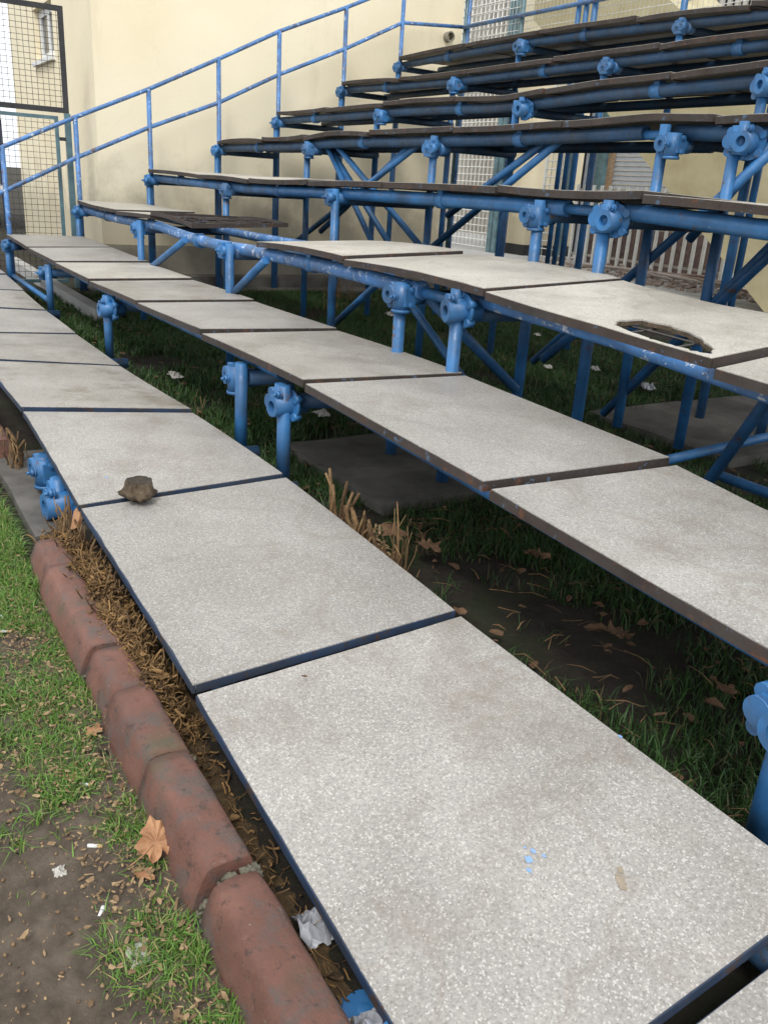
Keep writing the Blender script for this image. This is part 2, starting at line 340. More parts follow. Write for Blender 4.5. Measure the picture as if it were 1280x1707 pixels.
def slab_top(x0, x1, y0, y1, r, k, hole=None, rag=0):
    rr = random.Random(r*31+k); j = lambda a: rr.uniform(-a, a)
    dz = [j(.004) for _ in range(4)]; sag = rr.uniform(.002, .012) if r >= 3 else rr.uniform(.0, .004)
    e = .001
    zf = lambda x: interp(FZ[r], x); zb = lambda x: interp(BZ[r], x)
    def zz(x, y):
        u = (x-x0)/(x1-x0); v = (y-y0)/(y1-y0)
        a = dz[0]*(1-u)+dz[1]*u; b = dz[2]*(1-u)+dz[3]*u
        s_ = sag*(4*u*(1-u)-.6)*(1 if (r+k)%3 else -1)
        if r >= 5 : s_ += .006*((u-.5)*2)**4*(-1 if (k+r)%2 else 1)
        if r <= 3: s_ += (.006 if r == 1 else .010)*(u-.35)*(1.8 if (r, k) == (3, 5) else 1)
        if r == 4 and k in (1,4): s_ += .008*(u-.5)
        return zf(x)*(1-v)+zb(x)*v + a*(1-v)+b*v + s_
    if hole is None:
        nx, ny = 14, 8; vs = []; fs = []
        for i in range(nx+1):
            for q in range(ny+1):
                x = x0+(x1-x0)*i/nx; y = y0+(y1-y0)*q/ny
                if rag and q == 0: y += abs(noise.noise(Vector((x*23, r, k))))*rag
                if rag and i in (0, nx): x += (1 if i == 0 else -1)*abs(noise.noise(Vector((y*23, r, k+5))))*rag*.6
                vs.append((x, y, zz(x, y)))
        for i in range(nx):
            for q in range(ny):
                a = i*(ny+1)+q; fs.append((a, a+ny+1, a+ny+2, a+1))
        return vs, fs, zz
    pts = []; edges = []
    nb = 24
    per = [(x0+(x1-x0)*i/nb, y0) for i in range(nb)]+[(x1, y0+(y1-y0)*i/16) for i in range(16)]+[(x1-(x1-x0)*i/nb, y1) for i in range(nb)]+[(x0, y1-(y1-y0)*i/16) for i in range(16)]
    hp = []
    H = len(hole)
    for i in range(H):
        a = Vector(hole[i]); b = Vector(hole[(i+1)%H])
        for q in range(6):
            p = a.lerp(b, q/6); nn = noise.noise(Vector((p.x*30, p.y*30, 3)))*.013; mm = noise.noise(Vector((p.x*70, p.y*70, 9)))*.008
            hp.append((p.x+nn, p.y+mm+nn*.5))
    pts = [Vector(p) for p in per]+[Vector(p) for p in hp]
    n1 = len(per); n2 = len(hp)
    edges = [(i, (i+1)%n1) for i in range(n1)]+[(n1+i, n1+(i+1)%n2) for i in range(n2)]
    def inside(p):
        c = False
        for i in range(n2):
            a = hp[i]; b = hp[i-1]
            if (a[1] > p[1]) != (b[1] > p[1]) and p[0] < (b[0]-a[0])*(p[1]-a[1])/(b[1]-a[1])+a[0]: c = not c
        return c
    for i in range(1, 20):
        for q in range(1, 12):
            p = (x0+(x1-x0)*i/20, y0+(y1-y0)*q/12)
            if not inside(p) and min((Vector(p)-Vector(h)).length for h in hp) > .02: pts.append(Vector(p))
    v2, e2, f2, *_ = geometry.delaunay_2d_cdt(pts, edges, [], 0, 1e-6)
    fs = []
    for f in f2:
        c = sum((v2[i] for i in f), Vector((0,0)))/len(f)
        if not inside(c):
            f = list(f)
            ar = sum(v2[f[i]].x*v2[f[(i+1)%len(f)]].y-v2[f[(i+1)%len(f)]].x*v2[f[i]].y for i in range(len(f)))
            fs.append(tuple(f if ar > 0 else reversed(f)))
    return [(v.x, v.y, zz(v.x, v.y)) for v in v2], fs, zz
def sweep(mb, pts, wy, wz, dirn):             # rectangular bar following a polyline; pts are its top outer edge, dirn points inwards
    d = Vector(dirn); vs = []
    for p in pts:
        p = Vector(p); vs += [p, p+d*wy, p+d*wy-Vector((0,0,wz)), p-Vector((0,0,wz))]
    fs = [(i*4+k, i*4+(k+1)%4, i*4+4+(k+1)%4, i*4+4+k) for i in range(len(pts)-1) for k in range(4)]+[(0,1,2,3), tuple(len(vs)-4+k for k in (3,2,1,0))]
    mb.add(vs, fs)
HOLE = [(6.704,1.392),(6.655,1.45),(6.674,1.53),(6.765,1.545),(6.858,1.528),(6.96,1.475),(7.04,1.425),(7.068,1.372),(7.02,1.359),(6.93,1.357),(6.85,1.362),(6.77,1.372)]
def seat_board(r, k):
    x0, x1 = BX[r][k], BX[r][k+1]; g = .013 if r <= 2 else .010
    if r == 1 and k >= 5: g = .0135
    if r == 1 and k >= 8: g = .015
    x0 += g; x1 -= g; rr = random.Random(r*77+k)
    y0 = YK[r]+rr.uniform(-.006, .006)*(1 if r > 1 else .3); y1 = y0+BW-.015
    if r == 3: y0, y1 = YK[3], YK[3]+BW-.015
    empty = (r == 3 and k == 2)
    lab = SPECIAL.get((r, k)) or ('%s seat board counting from the handrail end of the %s' % (ORD[k], ROWN[r]))
    if empty: lab = 'empty rusty angle iron seat frame of the third row with bare reinforcing rods'
    t = thing('rebar_panel' if empty else 'seat_board', ((x0+x1)/2, (y0+y1)/2, interp(FZ[r], (x0+x1)/2)-.03), lab, 'steel panel' if empty else 'seat board', None if empty else 'seat boards of the grandstand')
    hole = HOLE if (r == 3 and k == 6) else None
    vs, fs, zz = slab_top(x0, x1, y0, y1, r, k, hole, .02 if (r == 3 and k in (4, 5, 1)) else .006)
    lift = .035 if empty else 0
    if not empty:
        m = M['slab_pale'] if r >= 3 or (r == 2 and k % 3 == 2) else M['slab']
        if r == 1 and k in (2, 4, 5) or (r == 2 and k in (0, 3, 5)): m = M['slab_dirty']
        ins = [(v[0], v[1], v[2]+.0015) for v in vs]
        MB().sheet(ins, fs, .012 if r <= 2 else .005 if hole else .016).build('slab', m, t)
    fr = MB(); N = 12; hz = .019 if r == 1 else .025 if r == 2 else .026 if r == 3 else .029; th = .007
    e = .0015
    off = -.0006 if not empty else 0
    F = [(x0-.001+(x1-x0+.002)*i/N, y0-e, zz(x0+(x1-x0)*i/N, y0)+lift+off) for i in range(N+1)]
    B = [(x0-.001+(x1-x0+.002)*i/N, y1+e, zz(x0+(x1-x0)*i/N, y1)+lift+off) for i in range(N+1)]
    L_ = [(x0-e, y0+th+(y1-y0-2*th)*i/N, zz(x0, y0+(y1-y0)*i/N)+lift+off) for i in range(N+1)]
    Rr = [(x1+e, y0+th+(y1-y0-2*th)*i/N, zz(x1, y0+(y1-y0)*i/N)+lift+off) for i in range(N+1)]
    sweep(fr, F, th, hz, (0,1,0)); sweep(fr, B, th, hz, (0,-1,0)); sweep(fr, L_, th, hz, (1,0,0)); sweep(fr, Rr, th, hz, (-1,0,0))
    fr.build('angle_frame', M['edgeblue'] if r == 1 else M['rust'], t)
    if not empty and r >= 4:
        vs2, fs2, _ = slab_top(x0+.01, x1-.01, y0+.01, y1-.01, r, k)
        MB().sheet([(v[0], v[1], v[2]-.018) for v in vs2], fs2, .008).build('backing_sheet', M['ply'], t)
    if hole:
        cx_, cy_ = 6.86, 1.44; h2 = [(cx_+(p[0]-cx_)*.985+noise.noise(Vector((p[0]*40, p[1]*40, 1)))*.012, cy_+(p[1]-cy_)*.97+.001) for p in hole]
        v3, f3, _ = slab_top(x0+.012, x1-.012, y0+.012, y1-.012, r, k, h2); z3 = lambda v: v[2]-.0045
        MB().sheet([(v[0], v[1], z3(v)) for v in v3], f3, .011).build('torn_core', M['stump'], t)
    if empty or hole:
        wm = MB(); zo = -.022 if hole else .015
        nx, ny = (11, 6) if empty else (5, 4)
        for i in range(1, nx):
            x = x0+(x1-x0)*i/nx+rr.uniform(-.01, .01); wm.path([(x+rr.uniform(-.01,.01), y0+.01+(y1-y0-.02)*q/4, zz(x, y0+(y1-y0)*q/4)+zo+rr.uniform(-.006,.004)) for q in range(5)], .0035, 5)
        for i in range(1, ny):
            y = y0+(y1-y0)*i/ny+rr.uniform(-.01, .01); wm.path([(x0+.01+(x1-x0-.02)*q/6, y+rr.uniform(-.006,.006), zz(x0+(x1-x0)*q/6, y)+zo+rr.uniform(-.006,.004)) for q in range(7)], .0035, 5)
        wm.build('reinforcing_rods', M['rust'] if empty else M['wiredark'], t)
    if (r, k) == (1, 8) or (r, k) == (1, 7):
        pass
    return t, zz
boards = {}
for r in range(1, 9):
    for k in range(len(BX[r])-1):
        if r == 3 and k == 3: continue                       # this one is missing: bare tubes
        boards[(r, k)] = seat_board(r, k)
# paint flecks and droppings that belong to the boards
def spot(tz, pts, m, name, seed, parent):
    rr = random.Random(seed); mb = MB()
    for (x, y, a) in pts:
        n = 9; ring = [(x+math.cos(2*math.pi*i/n)*a*rr.uniform(.6, 1.3), y+math.sin(2*math.pi*i/n)*a*rr.uniform(.35, .9)) for i in range(n)]
        mb.add([(p[0], p[1], tz(p[0], p[1])+.0028) for p in ring], [tuple(range(n))])
    mb.build(name, m, parent)
t8, z8 = boards[(1, 8)] if (1, 8) in boards else boards[(1, 7)]
def which(x):
    for k in range(len(BX[1])-1):
        if BX[1][k] < x < BX[1][k+1]: return boards[(1, k)]
t_, z_ = which(7.75)
spot(z_, [(7.762,.275,.009),(7.778,.262,.006),(7.752,.292,.005),(7.74,.285,.003),(7.77,.30,.004),(7.626,.607,.005)], M['bluepaint_spot'], 'paint_fleck', 1, t_)
spot(z_, [(7.867,.37,.011),(7.855,.382,.008),(7.880,.362,.007)], M['stainspot'], 'brown_stain', 2, t_)
t_, z_ = which(5.9)
spot(z_, [(5.92,.08,.007)], M['bluepaint_spot'], 'paint_fleck', 3, t_)

# ------------------------------------------------------------------ the blue scaffold that carries the rows
sc = thing('grandstand_scaffold', (4, 2.3, -.155), 'blue painted tubular steel scaffold of clamped posts, beams and braces carrying the seat rows', 'scaffold')
FX = [0, 1.98, 3.75, 5.59, 5.98, 7.8]
PR, BR = .0245, .033
def zt(r, x): return interp(FZ[r], x)
rng = random.Random(3)
for fi, fx in enumerate(FX):
    for r in range(1, 9):
        y = YK[r]; z = zt(r, fx)
        x = fx + (-.12 if (r == 2 and fi in (1,3,4)) else 0)*(1.6 if fi == 1 else 1) + (-.34 if (r == 2 and fi == 2) else 0)*.9
        if r == 1: x = {3: 5.559, 4: 5.792}.get(fi, fx)
        if fi == 5: x = fx+.075
        bot = -.155 if fx > 0 else -.2
        top = z-.045
        lean = rng.uniform(-.008, .008)
        MB().tube((x+lean, y, bot), (x, y, top), PR, 18).build('post', M['blue'], sc, (x, y, bot))
        # row tube running back from the clamp to the next post
        if r < 8:
            y2 = YK[r+1]; MB().tube((x, y+.03, z-.105), (x+(fx-x)*.8, y2+.02, z-.105), .028, 14).build('cross_tube', M['blue_shaded'], sc, (x, y, z-.105))
        else: MB().tube((x, y+.03, z-.105), (x, y+.8, z-.105), .028, 14).build('cross_tube', M['blue_shaded'], sc, (x, y, z-.105))
# seat beams: front and rear tube of every row, in lengths that leave the gap between the two middle frames
for r in range(1, 9):
    segs = [(-.03, 5.66), (5.94, 8.4)]
    if r == 4: segs = [(-.03, 5.70), (5.90, 8.4)]
    if r == 5: segs = [(-.03, 5.42), (5.60, 8.4)]
    for (a, b) in segs:
        MBR = 0; N = 10; hid = r <= 2 or (r == 3 and a > 5)
        pts = [(a+(b-a)*i/N, YK[r]+(.085 if hid else .062), zt(r, a+(b-a)*i/N)-(.052 if hid else .072)) for i in range(N+1)]
        MB().path(pts, .024 if hid else BR, 18).build('seat_beam', M['blue_worn'] if r == 3 else M['blue_shaded'] if r >= 5 or MBR else M['blue'], sc, pts[0])
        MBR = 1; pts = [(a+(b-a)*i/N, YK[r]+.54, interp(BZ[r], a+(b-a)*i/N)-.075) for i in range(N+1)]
        MB().path(pts, .029 if r > 2 else .022, 16).build('seat_beam', M['blue_worn'] if r == 3 else M['blue_shaded'] if r >= 5 or MBR else M['blue'], sc, pts[0])
    # inner sleeve seen in the joint of the tube
    if r > 2: MB().tube((segs[0][1]-.05, YK[r]+.066, zt(r, 5.8)-.074), (segs[1][0]+.05, YK[r]+.066, zt(r, 5.8)-.074), .021, 14).build('sleeve', M['blue'], sc, (5.8, YK[r], zt(r, 5.8)))

# clamps
def clampA():
    m = MB(); m.tube((0,0,-.056), (0,0,.05), .036, 20); m.tube((0,0,-.062), (0,0,-.05), .040, 20)
    m.tube((-.045,-.038,.004), (-.045,.03,.004), .036, 18, ri=.015, hole=.05)
    m.box((-.03,-.002,.002), (.05,.05,.052)); m.box((.03,.01,.0), (.03,.05,.07))
    m.tube((.005,.02,0), (.005,.10,0), .040, 18, r2=.033)
    m.tube((-.052,-.02,-.034), (-.052,.02,-.034), .017, 10); m.tube((-.055,-.02,.038), (-.055,.02,.038), .015, 10)
    m.tube((-.05,.012,.03), (.055,.012,.03), .006, 8); m.tube((.042,.012,.03), (.052,.012,.03), .012, 6); m.tube((-.05,.012,-.03), (.055,.012,-.03), .006, 8); m.tube((.042,.012,-.03), (.052,.012,-.03), .012, 6)
    return m
def bolt(y=-.044, x=.0, z=.0, r=.012):
    m = MB(); m.tube((x,y,z), (x,y+.014,z), r, 6); m.tube((x,y-.014,z), (x,y,z), r*.5, 8); m.tube((x,y+.012,z), (x,y+.018,z), r*1.35, 14); return m
def clampB():
    m = MB(); m.tube((0,0,-.05), (0,0,.075), .023, 16); m.tube((0,0,-.05), (0,0,.035), .034, 18)
    m.tube((.026,-.055,-.002), (.026,.09,-.002), .040, 20, ri=.021, hole=.06)
    m.tube((.026,.02,-.002), (.026,.034,-.002), .066, 22)
    for k in range(5):
        a = 2*math.pi*k/5+.5; m.tube((.026+math.cos(a)*.06, .012, math.sin(a)*.06), (.026+math.cos(a)*.06, .044, math.sin(a)*.06), .016, 9)
    m.tube((-.040,-.03,.0), (-.040,.02,.0), .030, 16); m.box((-.015,-.012,0), (.055,.03,.075)); m.tube((-.046,-.018,-.04), (-.046,.014,-.04), .018, 10); m.tube((-.046,-.018,.036), (-.046,.014,.036), .018, 10)
    return m
def clampC():
    m = MB(); m.tube((0,0,-.05), (0,0,.048), .034, 18); m.blob((0,0,0), (.052,.05,.05), 14, 9)
    m.tube((-.03,-.04,0), (-.03,.03,0), .032, 16); m.tube((.02,.02,-.0), (.02,.09,0), .038, 16)
    m.tube((.03,-.045,.0), (.03,0,.0), .028, 16, ri=.014, hole=.025); m.box((0,-.03,-.036), (.07,.022,.018)); m.box((0,-.03,.036), (.07,.022,.018))
    return m
cmA, cmB, cmC = [f().mesh('clamp', M['blue']) for f in (clampA, clampB, clampC)]
boltA = bolt(-.05, .004, 0).mesh('bolt', M['blue']); boltB = bolt(-.044, .045, .045).mesh('bolt', M['blue']); 
boltC = bolt(-.056, 0, .0, .011).mesh('bolt', M['blue'])
CL = {(2,1):(1.635,.146,'C'),(3,1):(1.944,.495,'A'),(4,1):(1.99,.80,'A'),(5,1):(2.006,1.134,'A'),(6,1):(2.05,1.425,'A'),(7,1):(2.0,1.73,'A'),(8,1):(2.016,2.095,'A'),
      (2,2):(3.44,.148,'B'),(3,2):(3.701,.505,'C'),(4,2):(3.72,.822,'C'),(5,2):(3.746,1.140,'C'),(6,2):(3.80,1.42,'B'),(7,2):(3.775,1.745,'C'),(8,2):(3.756,2.07,'C'),
      (1,3):(5.559,-.088,'A'),(2,3):(5.42,.165,'A'),(3,3):(5.598,.497,'A'),(4,3):(5.58,.822,'A'),(5,3):(5.648,1.155,'A'),(6,3):(5.593,1.46,'B'),
      (1,4):(5.792,-.118,'B'),(2,4):(5.83,.163,'B'),(3,4):(5.965,.500,'B'),(4,4):(5.988,.835,'B'),(5,4):(6.009,1.165,'B'),(2,5):(7.865,.105,'B')}
for r in range(1, 9):
    for fi, fx in enumerate(FX):
        if (r, fi) in CL: x, z, kd = CL[(r, fi)]
        else: x, z, kd = fx, zt(r, fx)-.10, 'C' if fi == 0 else rng.choice('ABC')
        if r in (1, 2) and (r, fi) not in CL and fi in (1, 2) and r == 1: kd = 'C'
        me, bo = {'A': (cmA, boltA), 'B': (cmB, boltB), 'C': (cmC, boltC)}[kd]
        sc_ = rng.uniform(.92, 1.06)
        o = put(me, 'clamp', sc, (x, YK[r], z), rng.uniform(-.25, .15), None)
        o.scale = (sc_,)*3
        b = bpy.data.objects.new('bolt', bo); COL.objects.link(b); b.parent = o
# beam saddles (the bright little clips on the tubes)
sm = MB(); sm.tube((-.035,0,0), (.035,0,0), BR*1.22, 16); sm.box((0,0,BR*1.1), (.04,.05,.022)); smm = sm.mesh('saddle', M['blue'])
for r in range(3, 9):
    for x in (.9, 2.9, 4.7, 6.9): 
        xx = x+rng.uniform(-.25, .25)
        if r == 3 and x > 5: continue
        put(smm, 'saddle', sc, (xx, YK[r]+.066, zt(r, xx)-.073))
# braces, (start, end)
def ext(a, b, e0, e1):
    a = Vector(a); b = Vector(b); d = (b-a).normalized(); return a-d*e0, b+d*e1
BRC = [((5.817,2.70,.269),(5.469,2.70,-.12),.30,0), ((3.116,2.71,.748),(3.494,2.71,.559),.75,.28), ((4.106,2.71,.80),(3.678,2.71,.556),.55,.12),
       ((2.217,2.74,1.083),(2.426,2.74,.946),.2,.95), ((2.999,2.74,1.037),(2.797,2.74,.935),.35,.9), ((2.346,2.71,.729),(1.77,2.71,.489),.6,.2),
       ((2.636,2.71,.723),(2.866,2.71,.528),.5,.5), ((4.409,2.74,1.071),(4.172,2.74,.954),.2,.45), ((5.733,2.72,.783),(5.468,2.72,.554),.28,.8),
       ((6.235,2.70,.774),(6.026,2.70,.53),.4,.75), ((6.044,2.74,1.077),(5.975,2.74,.994),.1,.3), ((4.18,2.13,.42),(3.659,2.13,.102),.03,.15),
       ((4.2,2.15,.42),(4.51,2.15,.249),.03,.75), ((2.932,1.36,.50),(2.305,1.36,.295),.0,.35), ((4.232,1.36,.507),(3.857,1.36,.32),.1,.12),
       ((5.62,1.45,.50),(5.62,1.97,.085),0,.0), ((5.817,2.13,.396),(5.595,2.13,.213),.12,.0), ((6.834,2.03,.346),(6.691,2.03,.042),.3,.18),
       ((6.134,3.127,-.10),(6.215,2.387,-.105),1.2,.25), ((7.5,2.46,-.135),(6.40,2.46,-.135),0,0),
       ((-.1,.74,-.06),(1.66,.74,-.06),0,0)]
for a, b, e0, e1 in BRC:
    p, q = ext(a, b, e0, e1); 
    if 2.6 < p.y < 2.8 and p.x < 5.7: p.y += .075; q.y += .075
    lim = 1.19 if 2.6 < p.y < 2.9 else .80 if 1.9 < p.y < 2.1 else .50 if 1.3 < p.y < 1.4 else 9
    for e_, f_ in ((p, q), (q, p)):
        if e_.z > f_.z and lim < 9: e_ += (f_-e_)*((e_.z-lim)/(e_.z-f_.z))
        if e_.z < -.15: e_ += (f_-e_)*((-.15-e_.z)/(f_.z-e_.z))
    m = MB().tube(p, q, .0215, 14)
    m.build('brace', M['blue'], sc, tuple(p))

# ------------------------------------------------------------------ handrail along the wall end
hr = thing('handrail', (0, 2.2, -.2), 'blue painted steel handrail with peeling paint climbing beside the cream wall', 'handrail')
RZ = {1: .60, 2: 1.015, 3: 1.306, 4: 1.599, 5: 1.925, 6: 2.236, 7: 2.539, 8: 2.84}
MZ = {1: .30, 2: .665, 3: .977, 4: 1.281, 5: 1.553, 6: 1.861, 7: 2.172, 8: 2.494}
for r in range(1, 9):
    x = -.02; y = YK[r]+.03
    MB().tube((x, y, -.19), (x, y, RZ[r]+.012), .0215, 16).build('post', M['rail'], hr, (x, y, -.19))
top = [(-.02, YK[r]+.03, RZ[r]) for r in range(1, 9)]; midr = [(-.02, YK[r]+.03, MZ[r]) for r in range(1, 9)]
top = [(-.02, -.4, .42)]+top+[(-.02, 5.48, 2.92)]; midr = [(-.02, -.4, .12)]+midr+[(-.02, 5.48, 2.557)]
MB().path(top, .0185, 14).build('top_rail', M['rail'], hr, top[0])
MB().path(midr, .0185, 14).build('mid_rail', M['rail'], hr, midr[0])

# back guard of the stand: posts, rail and wire mesh panels
bgd = thing('wire_mesh_guard', (2, 5.49, 2.2), 'white wire mesh guard with blue posts and rail behind the top seat row', 'fence')
for x in (.0, .95, 1.76, 1.86, 1.97, 3.0, 4.0, 5.0): MB().tube((x, 5.49, -.19), (x, 5.49, 3.7), .024 if x < 1.9 else .028, 14).build('post', M['teal'] if x in (0,.95) else M['blue'], bgd, (x, 5.49, 1))
MB().tube((.05, 5.49, -.19), (.05, 5.49, 3.7), .018, 10).build('post', M['rail'], bgd, (.05, 5.49, 1))
MB().path([(0,5.46,2.55),(8,5.46,2.60)], .02, 14).build('rail', M['rail'], bgd)
for (a, b) in ((.05, .93), (.97, 1.75), (1.98, 2.98), (3.02, 3.98), (4.02, 4.98)):
    m = MB(); z = 2.1
    while z < 3.7: m.path([(a, 5.50, z), ((a+b)/2, 5.50, z+.004), (b, 5.50, z)], .0030, 5); z += .068
    x = a+.05
    while x < b: m.tube((x, 5.505, 2.05), (x, 5.505, 3.7), .0022, 5); x += .052
    m.build('mesh_panel', M['wirewhite'], bgd)
MB().blob((-.0,5.44,2.86), (.05,.045,.045), 12, 8).build('clamp', M['blue'], bgd)

# ------------------------------------------------------------------ ground and paving
m = MB(); n = 120
def gz(x, y):
    return noise.noise(Vector((x*1.3, y*1.3, 0)))*.012 + noise.noise(Vector((x*6, y*6, 4)))*.004 - .002
xs = list(np.linspace(-2, 10, 121)); ys = list(np.linspace(-2, 8, 101))
XX = [-220, -60, -20, -8]+xs+[16, 30, 80, 220]; YY = [-220, -60, -15, -5]+ys+[12, 20, 60, 220]
vs = [(x, y, -.2+(gz(x, y) if -2 <= x <= 10 and -2 <= y <= 8 else 0)) for x in XX for y in YY]; ny = len(YY)
fs = [(i*ny+j, (i+1)*ny+j, (i+1)*ny+j+1, i*ny+j+1) for i in range(len(XX)-1) for j in range(ny-1)]
tag(MB().add(vs, fs, True).build('ground', M['soil']), kind='structure')
def slab(name, x0, x1, y0, y1, z, jit=.03, mt='concrete', t=.05, label=None):
    poly = []; nn = 14
    for i in range(nn): poly.append((x0+(x1-x0)*i/nn, y0))
    for i in range(nn*2): poly.append((x1, y0+(y1-y0)*i/(nn*2)))
    for i in range(nn): poly.append((x1-(x1-x0)*i/nn, y1))
    for i in range(nn*2): poly.append((x0, y1-(y1-y0)*i/(nn*2)))
    poly = [(p[0]+noise.noise(Vector((p[0]*3, p[1]*3, 1)))*jit, p[1]+noise.noise(Vector((p[0]*3, p[1]*3, 7)))*jit) for p in poly]
    return tag(MB().prism(poly, 2, z-t, z).build(name, M[mt]), kind='structure')
slab('concrete_footing', 5.30, 6.12, .98, 1.52, -.158); slab('concrete_footing', 5.28, 6.20, 2.78, 4.9, -.157)
slab('concrete_footing', -.2, .25, 1.4, 5.2, -.170)
slab('concrete_footing', 5.05, 5.95, -.15, .2, -.165, .02)
slab('concrete_footing', 5.4, 6.15, 1.60, 2.3, -.172)
slab('wall_apron', -.3, -.05, 1.7, 5.6, -.065, .015, t=.12)
slab('paving', -30, 30, 8.0, 60, -.178, .0, 'paving', .015)
slab('kerb_strip', -2.2, 1.8, 1.02, 1.12, -.10, .01, 'paving', .1)

vs = []; NX, NY = 420, 150
for i in range(NX):
    for j in range(NY):
        x = 5.6+2.9*i/(NX-1); y = -.20-1.0*j/(NY-1); p = Vector((x, y, 0))
        f = noise.noise(p*9)*.008+noise.noise(p*34+Vector((3,1,0)))*.006+abs(noise.noise(p*80))*.005
        e = min(1, (x-5.6)/.4, (8.5-x)/.3, (y+1.2)/.2)
        vs.append((x, y, -.2+gz(x, y)+(f+.005)*e-.02*(1-e)))
fs = [(i*NY+j, i*NY+j+1, (i+1)*NY+j+1, (i+1)*NY+j) for i in range(NX-1) for j in range(NY-1)]
tag(MB().add(vs, fs, True).build('dirt_path', M['drysoil']), kind='structure')
mb = MB()
for i in range(900):
    x = R.uniform(6.3, 8.1); y = R.uniform(-.62, -.21); q = R.uniform(.0012, .0045)
    mb.blob((x, y, -.192+gz(x, y)+R.uniform(-.004, .003)), (q, q*R.uniform(.6,1), q*.6), 6, 4, .3, i)
tag(mb.build('grit', M['chips']), 'small pebbles and soil crumbs on the bare ground', 'grit', kind='stuff')
# red clay kerb stones
kl = thing
JX = [4.35, 4.75, 5.12, 5.28]
def kerb_stone(x0, x1, lab, dz=0, yo=0, tilt=0):
    prof = [(-.086,-.215),(-.082,-.19),(-.073,-.155),(-.062,-.124),(-.054,-.110),(-.044,-.104),(-.02,-.103),(.004,-.104),(.016,-.107),(.024,-.118),(.027,-.15),(.027,-.215)]
    N = max(3, int((x1-x0)/.03)); P = len(prof); vs = []; 
    for i in range(N+1):
        x = x0+(x1-x0)*i/N; e = min(i, N-i)/N; sh = .0 if i not in (0, N) else 1
        for (py, pz) in prof:
            nz = noise.noise(Vector((x*5, py*12, pz*30)))*.0022+noise.noise(Vector((x*70+x0*9, py*110, pz*110)))*.0022
            k = .985 if sh else 1
            vs.append((x, -.125+yo+tilt*(x-x0)+(py+.028)*k-.028+nz, -.2+(pz+.2)*k+nz+dz))
    fs = [(i*P+k, i*P+k+1, (i+1)*P+k+1, (i+1)*P+k) for i in range(N) for k in range(P-1)]
    mb = MB().add(vs, fs, True); mb.add(vs[:P], [tuple(range(P))]); mb.add(vs[-P:], [tuple(reversed(range(P)))])
    o = mb.build('kerb_stone', M['kerb'], None, ((x0+x1)/2, -.13, -.2)); tag(o, lab, 'kerb stone', 'red clay kerb stones along the grass'); return o
KS = [(7.565,8.0,'nearest red clay kerb stone at the bottom edge below the dark mortar joint',-.004,0),(7.232,7.535,'red clay kerb stone touched by the brown lobed leaf',0,.0),
      (6.978,7.226,'red clay kerb stone third from the bottom of the picture',-.003,.002),(6.786,6.973,'mossy red clay kerb stone half covered by dry debris',-.01,.004),
      (6.305,6.780,'red clay kerb stone overgrown by brown moss beside the bright wood chip',-.004,-.002),(6.10,6.30,'end stone of the red kerb beside the green grass',-.012,.006),
      (4.15,5.12,'far red kerb stone at the left picture edge beside dry stalks',.012,.02)]
for a in KS: kerb_stone(*a)
mo = MB()
for x in (7.553, 7.229, 6.979, 6.783, 6.303):
    for i in range(46):
        yy = R.uniform(-.205,-.095); zz_ = -.2+.085*max(0, 1-abs((yy+.125)/.085)**2.2)
        mo.blob((x+R.uniform(-.012,.012), yy, zz_-.006), (R.uniform(.003,.010), R.uniform(.003,.010), R.uniform(.002,.005)), 6, 4, .45, i)
tag(mo.build('mortar_crumbs', M['lichen']), 'dark crumbly mortar and lichen in the kerb joints', 'mortar', kind='stuff')

# ------------------------------------------------------------------ vegetation
def blades(name, P, H, wd, m, lean=.6, lab=None, cat='grass', curl=.5):
    n = len(P); th = NP.uniform(0, 2*math.pi, n); ld = NP.uniform(0, lean, n)*H; la = NP.uniform(0, 2*math.pi, n)
    dx, dy = np.cos(th)*wd, np.sin(th)*wd; lx, ly = np.cos(la)*ld, np.sin(la)*ld
    V = np.zeros((n, 5, 3)); z0 = P[:, 2]
    V[:,0] = np.stack([P[:,0]-dx, P[:,1]-dy, z0], 1); V[:,1] = np.stack([P[:,0]+dx, P[:,1]+dy, z0], 1)
    V[:,2] = np.stack([P[:,0]-dx*.75+lx*.35, P[:,1]-dy*.75+ly*.35, z0+H*.6], 1); V[:,3] = np.stack([P[:,0]+dx*.75+lx*.35, P[:,1]+dy*.75+ly*.35, z0+H*.6], 1)
    V[:,4] = np.stack([P[:,0]+lx, P[:,1]+ly, z0+H*(1-.35*ld/(H+1e-6))], 1)
    V = V.reshape(-1, 3)*S; V[:,2] += ZG*S
    me = bpy.data.meshes.new(name); me.vertices.add(n*5); me.vertices.foreach_set('co', V.ravel())
    b = np.arange(n)[:,None]*5
    loops = np.concatenate([b+np.array([[0,1,3,2]]), b+np.array([[2,3,4]])], 1).ravel()
    me.loops.add(len(loops)); me.loops.foreach_set('vertex_index', loops.astype(np.int32))
    st = (np.arange(n)[:,None]*7+np.array([[0,4]])).ravel(); tot = np.tile([4,3], n)
    me.polygons.add(2*n); me.polygons.foreach_set('loop_start', st.astype(np.int32)); me.polygons.foreach_set('loop_total', tot.astype(np.int32))
    me.update(calc_edges=True); me.validate(); me.materials.append(m)
    o = bpy.data.objects.new(name, me); COL.objects.link(o); tag(o, lab, cat, kind='stuff'); return o
def fnoise(x, y, s, z=0): return np.array([noise.noise(Vector((a*s, b*s, z))) for a, b in zip(x, y)])
# strip outside the kerb
n = 230000
x = NP.uniform(4.2, 8.2, n); y = NP.uniform(-.95, -.19, n)
